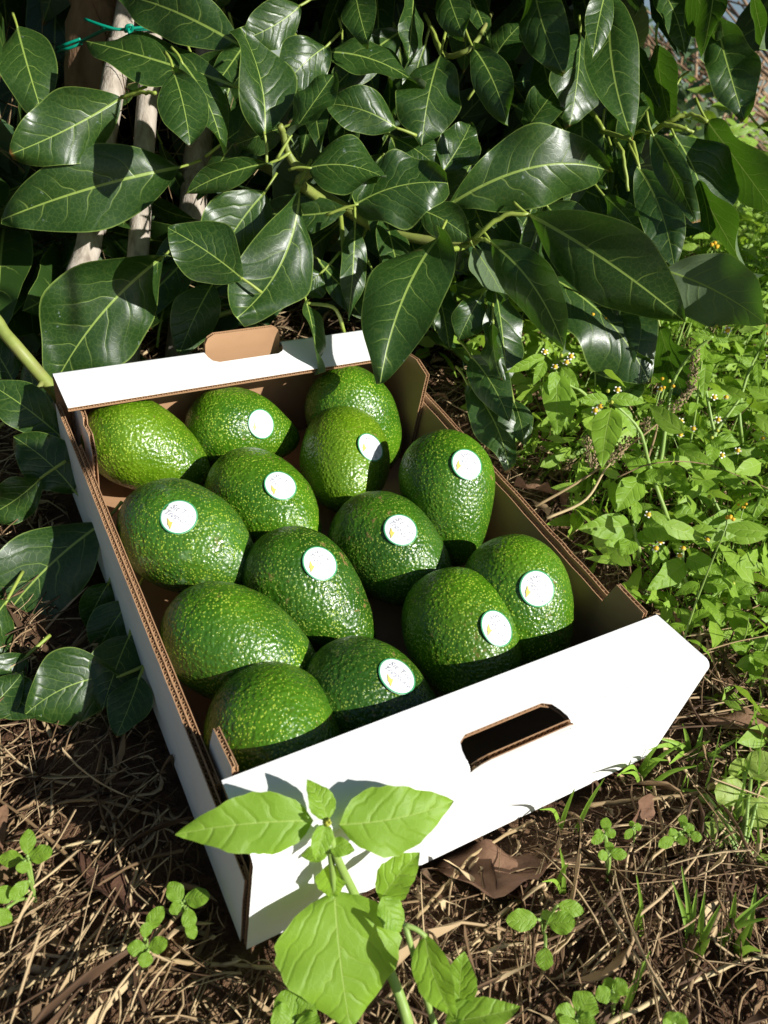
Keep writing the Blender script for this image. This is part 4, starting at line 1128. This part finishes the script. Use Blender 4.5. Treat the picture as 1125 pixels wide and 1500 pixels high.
weed('bushy weed level with the right front corner of the box', b7,
 [[b7] + S((850, 300, .66), (770, 200, .655), (760, 80, .65)), [P(*c3(850, 300), .66)] + S((940, 240, .66), (1020, 220, .655))],
 [((772, 130), (606, 250), 96, .65, .635, 18), ((776, 110), (930, 180), 92, .65, .64, 6), ((840, 230), (970, 215), 70, .655, .65, 10), ((880, 270), (870, 330), 90, .655, .645, 0), ((960, 250), (1060, 330), 84, .66, .65, 10), ((990, 230), (1080, 260), 60, .655, .65, 20),
  ((860, 150), (790, 60), 56, .655, .66, 20), ((1080, 300), (1150, 260), 60, .655, .65, 0), ((950, 360), (860, 400), 60, .655, .65, 10), ((690, 60), (620, 130), 80, .665, .655, 14)],
 [(748, 100, .645, 0), (762, 68, .645, 0), (866, 30, .655, 0), (976, 218, .65, 1), (1046, 320, .65, 1)])
b8 = G(*c3(1090, 640))
weed('toothed pale weed beside the right corner of the box', b8,
 [[b8] + S((1085, 580, .62), (1070, 520, .615))],
 [((1072, 530), (1020, 600), 64, .615, .605, 0), ((1080, 520), (1140, 570), 60, .615, .605, 0), ((1060, 470), (1140, 480), 60, .62, .615, 10), ((1050, 500), (960, 470), 60, .62, .615, 16), ((1076, 560), (1060, 640), 66, .61, .60, 6)],
 [])
c2 = c2k

# round leaved clump at the right, seedlings
def rosette(name, label, cat, base, spec, mat, r=.0011, teeth=0, grp=None, m_=.55, e=.62):
    e_ = empty(name, base, label, cat, grp)
    for k, (b, t, w, d0, d1, roll) in enumerate(spec):
        A = P(*b, d0)
        V, Fs = tube(spline([base, base * .5 + A * .5 + UP * .004, A], 8), r, 6); put('stem', V, Fs, [M['weed_stem']], e_)
        T = P(*t, d1); fc = CAMB - A
        blade('leaf', e_, A, T, w / F * (d0 + d1) / 2, fc, math.radians(roll), mat, teeth, m_, .05, .12, 0., k, e, 14, 4)
rosette('round_leaf_weed', 'clump of pale round leaves at the right edge beside the straw', 'weed', G(1085, 1262),
 [((1096, 1168), (1046, 1160), 52, .535, .53, 0), ((1096, 1166), (1110, 1216), 50, .53, .525, 14), ((1090, 1130), (1070, 1118), 34, .545, .545, 10), ((1100, 1140), (1130, 1104), 46, .54, .54, 0), ((1060, 1190), (1076, 1222), 40, .535, .53, 20),
  ((1052, 1186), (1046, 1218), 30, .53, .525, 0), ((1050, 1210), (1030, 1222), 24, .525, .52, 0), ((1062, 1212), (1080, 1238), 30, .525, .52, 24), ((1056, 1230), (1042, 1254), 26, .522, .518, 0), ((1036, 1164), (1030, 1176), 22, .54, .54, 10), ((1110, 1250), (1130, 1280), 30, .52, .515, 10), ((1110, 1170), (1134, 1190), 40, .53, .53, 10)], 'pale_leaf')
rosette('seedling', 'four leaved seedling at the left edge, above a lower pair of leaves', 'seedling', G(52, 1320),
 [((40, 1252), (42, 1214), 22, .425, .43, 6), ((42, 1256), (78, 1246), 26, .425, .425, 10), ((34, 1258), (-2, 1258), 24, .425, .425, 0), ((36, 1260), (32, 1280), 20, .42, .418, 0), ((42, 1290), (14, 1318), 22, .42, .415, 10), ((20, 1300), (-6, 1320), 26, .42, .415, 0), ((10, 1330), (-4, 1356), 30, .415, .41, 0)], 'weed_leaf', .0009, 0, 'small seedlings')
rosette('seedling', 'lower seedling with four rounded leaves by the bottom left box corner', 'seedling', G(216, 1410),
 [((214, 1390), (186, 1388), 22, .408, .406, 0), ((218, 1390), (246, 1378), 24, .408, .407, 0), ((216, 1394), (210, 1418), 22, .406, .402, 0), ((212, 1374), (216, 1350), 18, .41, .412, 0), ((214, 1362), (240, 1328), 24, .412, .416, 8)], 'weed_leaf', .0009, 0, 'small seedlings')
rosette('seedling', 'half shaded seedling close to the left wall with a lit top leaf', 'seedling', G(275, 1378),
 [((266, 1322), (248, 1292), 26, .425, .428, 0), ((270, 1318), (308, 1312), 28, .425, .424, 10), ((266, 1326), (248, 1336), 18, .424, .422, 0), ((274, 1330), (280, 1362), 22, .422, .418, 0), ((276, 1350), (284, 1376), 18, .42, .416, 10)], 'weed_leaf', .0009, 0, 'small seedlings')
c5 = lambda x, y: (700 + x / 2.647, 1080 + y / 2.647)
def R5(*l): return [((c5(*b)), (c5(*t)), w / 2.647, d0, d1, ro) for b, t, w, d0, d1, ro in l]
rosette('seedling', 'dusty green lobed seedling lying on the straw below the front wall', 'seedling', G(*c5(250, 760)),
 R5(((232, 706), (108, 712), 78, .452, .45, 0), ((270, 720), (380, 716), 84, .452, .448, 0), ((310, 650), (412, 676), 60, .456, .455, 0), ((262, 815), (256, 905), 66, .438, .43, 0), ((245, 700), (285, 680), 40, .455, .456, 20)), 'weed_leaf', .0009, 6, 'small seedlings')
rosette('seedling', 'upright two tiered toothed seedling in the straw, middle right', 'seedling', G(*c5(500, 560)),
 R5(((510, 450), (580, 455), 44, .47, .468, 0), ((505, 455), (466, 462), 40, .47, .468, 0), ((510, 440), (512, 405), 34, .472, .474, 0), ((495, 380), (535, 365), 36, .478, .478, 0), ((490, 378), (440, 410), 36, .478, .476, 0), ((495, 365), (498, 310), 40, .48, .484, 0), ((488, 372), (450, 372), 30, .48, .48, 0)), 'weed_leaf', .0009, 8, 'small seedlings')
rosette('seedling', 'nettle like toothed sprout at the bottom edge, right of the centre', 'seedling', G(*c5(520, 1090)),
 R5(((520, 985), (455, 1010), 60, .418, .415, 0), ((525, 985), (578, 950), 64, .418, .418, 0), ((518, 980), (500, 930), 50, .42, .423, 0), ((522, 992), (540, 1030), 40, .417, .413, 0)), 'weed_leaf', .001, 12, 'small seedlings')
rosette('seedling', 'larger nettle like sprout with wrinkled leaves at the bottom edge', 'seedling', G(*c5(380, 1150)),
 R5(((390, 1080), (440, 990), 100, .405, .41, 0), ((380, 1090), (300, 1060), 80, .405, .404, 0), ((390, 1100), (460, 1110), 70, .403, .40, 0), ((380, 1100), (330, 1150), 90, .402, .395, 0)), 'weed_leaf', .001, 12, 'small seedlings')
rosette('seedling', 'toothed sprout cut by the bottom edge near the right corner', 'seedling', G(*c5(760, 1150)),
 R5(((760, 1110), (735, 1065), 60, .405, .408, 0), ((765, 1112), (810, 1085), 60, .405, .405, 0), ((755, 1120), (715, 1120), 50, .403, .40, 0)), 'weed_leaf', .001, 12, 'small seedlings')
rosette('seedling', 'crinkled green sprout at the bottom, left of the broad leaved weed', 'seedling', G(440, 1530),
 [((430, 1490), (412, 1452), 44, .385, .388, 0), ((432, 1494), (462, 1470), 40, .385, .386, 0), ((428, 1496), (396, 1494), 44, .383, .38, 0), ((434, 1500), (470, 1512), 44, .382, .378, 0)], 'weed_leaf', .001, 10, 'small seedlings')
rosette('seedling', 'small oval leaved seedling by the long grass at the right', 'seedling', G(*c5(800, 400)),
 R5(((780, 370), (740, 385), 50, .50, .498, 0), ((800, 360), (840, 345), 40, .50, .50, 0), ((790, 345), (800, 300), 36, .503, .506, 0), ((785, 380), (800, 420), 40, .498, .494, 0), ((760, 390), (700, 425), 44, .496, .492, 0), ((820, 380), (870, 390), 40, .498, .496, 0)), 'weed_leaf', .0009, 0, 'small seedlings')
rosette('seedling', 'thin seedling with three pale leaves right of the two tiered one', 'seedling', G(*c5(600, 420)),
 R5(((605, 350), (635, 345), 30, .487, .487, 0), ((600, 355), (570, 395), 30, .487, .484, 0), ((603, 345), (590, 325), 24, .49, .491, 0)), 'weed_leaf', .0008, 0, 'small seedlings')

# grass tufts
def tuft(label, root, tips, w=.0028, spread=.004):
    e = empty('grass_tuft', root, label, 'grass tuft', 'green grass tufts')
    for k, t in enumerate(tips):
        b = root + rng.normal(size=3) * np.array([spread, spread, 0]); T = P(*t)
        L = np.linalg.norm(T - b); s = spline([b, b * .55 + T * .45 + UP * L * .12, T], 10)
        n_ = nrm(np.cross(T - b, CAMB - b)); V = []
        for i, p in enumerate(s):
            ww = w * .72 * (1 - (i / 9) ** 2) + .0002
            V += [p - n_ * ww, p - nrm(CAMB - p) * ww * .5, p + n_ * ww]
        Fs = [(3 * i + j, 3 * i + j + 1, 3 * i + j + 4, 3 * i + j + 3) for i in range(9) for j in range(2)]
        put('blade', np.array(V), Fs, [M['grass']], e)
tuft('grass tuft with broad bright blades at the lower right', G(*c5(820, 890)), [(*c5(755, 560), .47), (*c5(790, 500), .475), (*c5(850, 590), .465), (*c5(880, 600), .46), (*c5(940, 650), .455), (*c5(900, 780), .44), (*c5(860, 700), .45)])
tuft('grass tuft fanning to the right edge in the lower right', G(*c5(960, 830)), [(*c5(1125, 610), .47), (*c5(1080, 570), .475), (*c5(1125, 700), .455), (*c5(1000, 600), .46), (*c5(1060, 720), .45), (*c5(1100, 830), .435)])
tuft('long single grass blades curving up from the bottom edge', G(*c5(560, 1090)), [(*c5(668, 830), .44), (*c5(640, 870), .435), (*c5(600, 960), .42)], .0022)
tuft('two grass blades leaning against the front wall of the box', G(*c5(320, 360)), [(*c5(375, 200), .49), (*c5(490, 160), .50), (*c5(240, 280), .475)], .0018)
tuft('grass at the foot of the right front corner of the box', G(*c5(640, 170)), [(*c5(560, 140), .52), (*c5(700, 30), .54), (*c5(800, 20), .54), (*c5(740, 90), .53), (*c5(850, 110), .52), (*c5(540, 150), .515)], .0022)
tuft('tall grass blade rising beside the right end of the box', G(905, 1045), [(900, 985, .58), (915, 985, .58), (945, 1030, .565), (893, 1000, .575)], .0026)
tuft('green grass blade pair on the straw below the handle', G(*c5(330, 600)), [(*c5(318, 430), .465), (*c5(350, 490), .46), (*c5(250, 560), .45)], .0016)
tuft('grass clump beyond the right corner near the flat dead leaf', G(1010, 1110), [(960, 1080, .56), (1000, 1060, .57), (1040, 1085, .56), (1060, 1110, .55), (1030, 1062, .57), (980, 1120, .54), (940, 1100, .55), (1085, 1080, .56)], .0026)
tuft('short bright grass blade in the straw, lower middle', G(*c5(645, 770)), [(*c5(615, 535), .46), (*c5(640, 640), .45)], .0016)

# slender upright weeds rising through the patch (one plant built per shape, the others share its meshes)
def upright(seed, h):
    r = np.random.default_rng(seed); bend = r.normal(size=2) * .12 * h
    st = spline([np.zeros(3), np.array([bend[0] * .3, bend[1] * .3, h * .5]), np.array([*bend, h])], 12); parts = []
    V, Fs = tube(st, np.linspace(.0016, .0008, 12), 6); parts.append(('stem', V, Fs, 'weed_stem', None, None))
    k = 0
    for z in np.linspace(.18, .97, 7):
        c = st[int(z * 11)]; a0 = k * 1.57 + r.normal() * .3; k += 1
        for sgn in (0, math.pi):
            L = h * r.uniform(.13, .24) * (1.25 - .75 * z); a = a0 + sgn
            ax = nrm([math.cos(a), math.sin(a), r.uniform(-.7, .5)])
            v, f, uv, ed = leaf_geo(L, L * r.uniform(.34, .46), .38, .85, r.uniform(.05, .14), r.normal() * .03, .25, .05, 2.3, 12, seed * 31 + k, 10, 3)
            parts.append(('leaf', v @ basis(ax, np.array([0, 0, 1.]), r.normal() * .3).T + c + ax * .004, f, 'weed_leaf', uv, ed))
    for q in range(4):
        parts.append(('flower', None, None, None, st[-1] + np.array([*(r.normal(size=2) * .008), r.uniform(.002, .012)]), q % 3 == 2))
    return parts
PROTO = [upright(300 + k, 1. * .2) for k in range(4)]
PM = []
disc_v, disc_f = tube(np.array([[0, 0, -.0022], [0, 0, -.0006], [0, 0, .0010], [0, 0, .0016]]), [.0010, .0022, .0020, .0008], 9)
disc_m = mesh('flower', disc_v, disc_f, [M['disc']])
for pr_ in PROTO:
    ms = []
    for nm, V, Fs, mt_, uv, ed in pr_:
        if nm == 'flower': ms.append((nm, disc_m, uv))
        else:
            o0 = V[0].copy(); ms.append((nm, mesh(nm, V - o0, Fs, [M[mt_]], uv, ed), o0))
    PM.append(ms)
UPR_WHERE = ["between the tallest flowering weed and the bare curved stalk", "just left of the bare curved stalk, well back", "at the right edge, level with the tallest flowering weed's foot", "behind the big hanging weed leaf", "below the pale leaf underside at the far right", "at the right edge, directly under the backlit leaves", "close behind the dark seed spike", "in the back row, under the tip of the large diagonal tree leaf", "at the right edge, right of the bushy weed", "right of the bushy weed, a step from the edge", "just beyond the right front corner of the box", "nearest the bottom of those along the right edge", "half way along the right side wall", "at the right edge, right of the bare curved stalk", "farthest back, under the lowest hanging tree leaves", "farthest back at the right edge", "nearest to the back of the right side wall", "right of the many flowered weed"]
UPR = [(985, 700), (1050, 640), (1100, 720), (935, 640), (1010, 585), (1090, 590), (960, 560), (1060, 540), (1110, 830), (1040, 860), (985, 930), (1095, 960), (905, 720), (1120, 640), (1000, 520), (1110, 520), (860, 640), (1075, 780)]
for k, (u, v) in enumerate(UPR):
    g = G(u, v + 60); e = bpy.data.objects.new('slender_weed', None); COL.objects.link(e); e.empty_display_size = .02
    e.location = W(g); tag(e, 'slender upright weed ' + UPR_WHERE[k], 'weed', 'slender upright weeds in the patch right of the box')
    sc_ = rng.uniform(.55, 1.0) * (.75 if v > 800 else 1.); rot = Matrix.Rotation(rng.uniform(0, 6.28), 4, 'Z') @ Matrix.Rotation(rng.normal() * .10, 4, 'X')
    for nm, me_, off in PM[k % 4]:
        o = link(nm, me_, e); o.matrix_local = rot @ Matrix.Translation(Vector(off) * sc_) @ Matrix.Scale(sc_, 4)
# dry seed spikes
def spike(label, pts, heads):
    g = [P(*q) for q in pts]; e = empty('dry_grass_spike', g[0], label, 'dry weed', 'dry seed spikes in the weeds')
    V, Fs = tube(spline(g, 18), np.linspace(.0013, .0007, 18) * (1 if heads else .5), 6); put('stalk', V, Fs, [M['stalk']], e)
    for a, b, r in heads:
        A, B_ = P(*a), P(*b); V, Fs = [], []
        L = np.linalg.norm(B_ - A); ax = (B_ - A) / L
        for k in range(int(L / .00028)):
            t = k * .00028 / L; rr = r * (1 - .6 * t) * (.6 + .4 * math.sin(min(1, t * 5) * 1.57))
            n_ = nrm(rng.normal(size=3)); n_ = nrm(n_ - ax * (n_ @ ax)); p = A + ax * L * t + n_ * rr * rng.uniform(.1, .8)
            for d in range(2):
                q = len(V); s1 = nrm(np.cross(n_, rng.normal(size=3))); s2 = np.cross(n_, s1); sz = .0015
                V += [p, p + n_ * sz + ax * sz + s1 * sz * .6, p + n_ * sz * .6 + ax * sz * 1.8, p + n_ * sz + ax * sz - s1 * sz * .6, p + n_ * sz * 1.5 + ax * sz]
                Fs += [(q, q + 1, q + 4), (q + 1, q + 2, q + 4), (q + 2, q + 3, q + 4), (q + 3, q, q + 4)]
        put('seed_head', np.array(V), Fs, [M['seed']], e)
spike('brown seed spike arching up right from beside the box wall', [(*c2(130, 765), .68), (*c2(330, 650), .68), (*c2(540, 500), .685), (*c2(700, 372), .69)], [((*c2(696, 374), .69), (*c2(800, 260), .69), .006), ((*c2(795, 270), .69), (*c2(818, 96), .69), .0055)])
spike('shorter tan seed spike between the two drooping weeds', [(*c2(180, 815), .66), (*c2(340, 740), .665), (*c2(420, 620), .67), (*c2(450, 580), .67)], [((*c2(445, 585), .67), (*c2(530, 470), .67), .006), ((*c2(380, 610), .67), (*c2(345, 470), .67), .006)])
spike('small dry spike standing behind the tallest flowering weed', [(*c2(610, 560), .74), (*c2(640, 470), .74), (*c2(655, 400), .74)], [((*c2(655, 400), .74), (*c2(665, 310), .74), .004), ((*c2(600, 450), .74), (*c2(606, 390), .74), .006)])
spike('dark dry stem crossing the weeds level with the right wall', [(*c2(480, 640), .65), (*c2(640, 580), .65), (*c2(860, 585), .66), (*c2(1130, 690), .66)], [])
spike('long dry stem running past the right front corner of the box', [(*c3(860, 505), .60), (*c3(980, 470), .60), (*c3(1125, 440), .60)], [])

# ground cover between them
WG = [leaf_geo(1., .36, .38, .85, .06, .02, .2, .05, 2., 0, 80, 5, 2), leaf_geo(1., .44, .42, .8, .05, -.02, .2, .05, 2., 0, 81, 5, 2), leaf_geo(1., .26, .36, .85, .09, .03, .3, .05, 2., 0, 82, 5, 2)]
items = []
n_ = 0; tries = 0
while n_ < 14500 and tries < 260000:
    tries += 1
    far = rng.random() < .55
    x, y = (rng.uniform(.33, 1.3), rng.uniform(-.35, .8)) if not far else (rng.uniform(.4, 4.5), rng.uniform(.2, 5.5))
    u, v, d = px(np.array([x, y, 0.]))
    if d < .2 or not (620 < u < 1900) or v > 1500: continue
    if x < .36 + .12 * max(0, y - .1) and y < .45: continue
    dens = .22 if v > 1120 else (.55 if v > 900 else 1.)
    if u < 800 and v > 680: dens *= .25
    if u > 960 and v > 960: dens = max(dens, .75 * min(1, (u - 900) / 120))
    if rng.random() > dens: continue
    gzv = gz(x, y); h = abs(rng.normal()) * (.05 if d < 1.2 else .07 + .02 * d) * (.35 if v > 1000 else 1)
    s = rng.uniform(.011, .040) * (1 if d < 1.2 else min(2.5, .7 + .4 * d))
    a = rng.uniform(0, 6.283); ax = nrm([math.cos(a), math.sin(a), rng.uniform(-.5, .4)])
    p = np.array([x, y, gzv + h])
    uu, vv, dd = px(p)
    if dd < .60 and vv < 1000: continue
    items.append((int(rng.integers(3)), p, basis(ax, (SUN * 1.1 if rng.random() < .6 else SUN * .3) + np.array([rng.normal() * .8, -.2 + rng.normal() * .6, .35]), rng.normal() * .4), s)); n_ += 1
dry = []
for k in range(420):
    x, y = rng.uniform(.36, 1.5), rng.uniform(-.15, 1.6)
    u, v, d = px(np.array([x, y, 0.]))
    if d < .3 or not (720 < u < 1240) or v > 1300 or (x < .40 and y < .45): continue
    L = rng.uniform(.05, .13); ax = nrm([rng.normal() * .9, rng.normal() * .9, rng.uniform(.15, 1.)]); r = rng.uniform(.0004, .0009)
    dry.append((int(rng.integers(4)), np.array([x, y, gz(x, y)]), basis(ax, CAMB - np.array([x, y, 0]), 0) * np.array([r / L, 1, r / L])[None, :], L))
tag(mass('dry_stems', RIB, dry, [M['straw']]), kind='stuff')
tag(mass('weed_cover', WG, items, [M['weed_mass']]), kind='stuff')
items = []
for k in range(1500):
    x, y = rng.uniform(.36, 1.6), rng.uniform(-.2, 1.8)
    u, v, d = px(np.array([x, y, 0.]))
    if d < .3 or not (700 < u < 1240) or v > 1450 or (x < .42 and y < .45): continue
    L = rng.uniform(.04, .16); ax = nrm([rng.normal() * .6, rng.normal() * .6, 1.]); B = basis(ax, np.array([0, -1., 0]), rng.uniform(0, 6))
    r = rng.uniform(.0004, .0009); B = B * np.array([r / L, 1, r / L])[None, :]
    items.append((int(rng.integers(3)), np.array([x, y, gz(x, y)]), B, L))
gr = []
for k in range(19000):
    x, y = (rng.uniform(.30, 1.3), rng.uniform(-.35, .6)) if rng.random() < .5 else (rng.uniform(.4, 2.6), rng.uniform(.1, 3.))
    u, v, d = px(np.array([x, y, 0.]))
    if d < .3 or not (690 < u < 1900) or v > 1540 or (x < .40 and y < .45 and y > -.02): continue
    if v > 1000 and rng.random() > min(1, max(.05, (u - 820) / 220)): continue
    if u < 830 and rng.random() < .7: continue
    L = rng.uniform(.02, .07) * (1 if d < 1.1 else 1.6); ax = nrm([rng.normal() * .55, rng.normal() * .55, 1.]); r = rng.uniform(.0006, .0013) * (1 if d < 1.1 else 1.6)
    B = basis(ax, CAMB - np.array([x, y, 0]), rng.uniform(-.6, .6)) * np.array([r / L, 1, 1 if rng.random() < .8 else .6])[None, :]
    gr.append((1 + int(rng.integers(3)), np.array([x, y, gz(x, y)]), B, L))
RIBG = []
for dr in (.0, .25, .4, .6):
    V_, F_ = [], []
    for i in range(6):
        t = i / 5; w_ = (1 - t * t) + .05
        V_ += [(-w_, t, dr * t * t), (w_, t, dr * t * t)]
    F_ = [(2 * i, 2 * i + 1, 2 * i + 3, 2 * i + 2) for i in range(5)]
    RIBG.append((np.array(V_), F_, np.zeros((12, 2)), np.zeros((12, 2))))
tag(mass('short_grass', RIBG, gr, [M['grass']]), kind='stuff')
tag(mass('weed_stems', RIB, items, [M['weed_stem'], ]), kind='stuff')
# grass haulms and stalks in the shade behind the stakes
items = []
for k in range(260):
    u, v = rng.uniform(-30, 330), rng.uniform(60, 640); d = rng.uniform(.80, 1.0)
    p = P(u, v, d); L = rng.uniform(.05, .2); ax = nrm(rng.normal(size=3) + UP * .8); r = rng.uniform(.0004, .0011)
    B = basis(ax, CAMB - p, 0) * np.array([r / L, 1, r / L])[None, :]
    items.append((int(rng.integers(3)), p - ax * L / 2, B, L))
tag(mass('dry_undergrowth', RIB, items, [M['straw']]), kind='stuff')

# ---------------------------------------------------------------- far right: heap of dry canes, bushes
Qi = Q.T
def far_point(u, v, d): return P(u, v, d)
pile = empty('cane_heap', P(1080, 330, 3.2), 'heap of dry brown canes slanting down in the far upper right', 'cane heap')
for k in range(110):
    u0, v0 = rng.uniform(900, 1200), rng.uniform(0, 320); d = rng.uniform(2.6, 3.6)
    L = rng.uniform(120, 420); a = rng.normal(.72, .22) if rng.random() < .72 else rng.uniform(-1.2, 1.9)
    A, B_ = P(u0 - L * .5 * math.cos(a), v0 - L * .5 * math.sin(a), d), P(u0 + L * .5 * math.cos(a), v0 + L * .5 * math.sin(a) + 30, d + rng.normal() * .3)
    s = spline([A, (A + B_) / 2 + rng.normal(size=3) * .03, B_], 6)
    V, Fs = tube(s, rng.uniform(.0028, .0065), 5); put('cane', V, Fs, [M['cane']], pile)
FB = [leaf_geo(1., .45, .45, .85, .06, .02, .2, .05, 2., 0, 90, 4, 1)]
for lab, (u, v, d), (rx, ry, rz), n_, s in [
 ('dark green bush behind the hanging leaves in the far right', (930, 250, 2.4), (.26, .3, .28), 900, .055),
 ('grey green bush under the cane heap at the far right edge', (1090, 330, 2.9), (.40, .3, .16), 900, .05),
 ('low yellowish bush in the distance below the canes', (1040, 420, 2.2), (.5, .3, .10), 700, .045),
 ('tall distant tree seen through the canes against the sky', (960, 120, 7.), (.55, .6, .5), 900, .10)]:
    c = P(u, v, d); base = c - UP * rz * 1.3
    e = empty('bush' if d < 5 else 'distant_tree', base, lab, 'bush' if d < 5 else 'tree')
    its = []
    for k in range(n_):
        q = nrm(rng.normal(size=3)) * rng.uniform(.3, 1.) ** .5 * (1 + .25 * rng.normal())
        p = c + Q.T @ (q * np.array([rx, ry, rz]))
        its.append((0, p, rnd_basis(.2), s * rng.uniform(.6, 1.3)))
    o = mass('crown', FB, its, [M['far_leaf']], e); o['kind'] = 'stuff'
    for k in range(5):
        V, Fs = tube(spline([base + rng.normal(size=3) * .02, base * .5 + c * .5 + rng.normal(size=3) * .05, c + Q.T @ (nrm(rng.normal(size=3)) * np.array([rx, ry, rz]) * .7)], 6), np.linspace(.012, .004, 6) * (1 if d < 5 else 2.5), 6)
        put('trunk' if k == 0 else 'branch', V, Fs, [M['bark']], e)
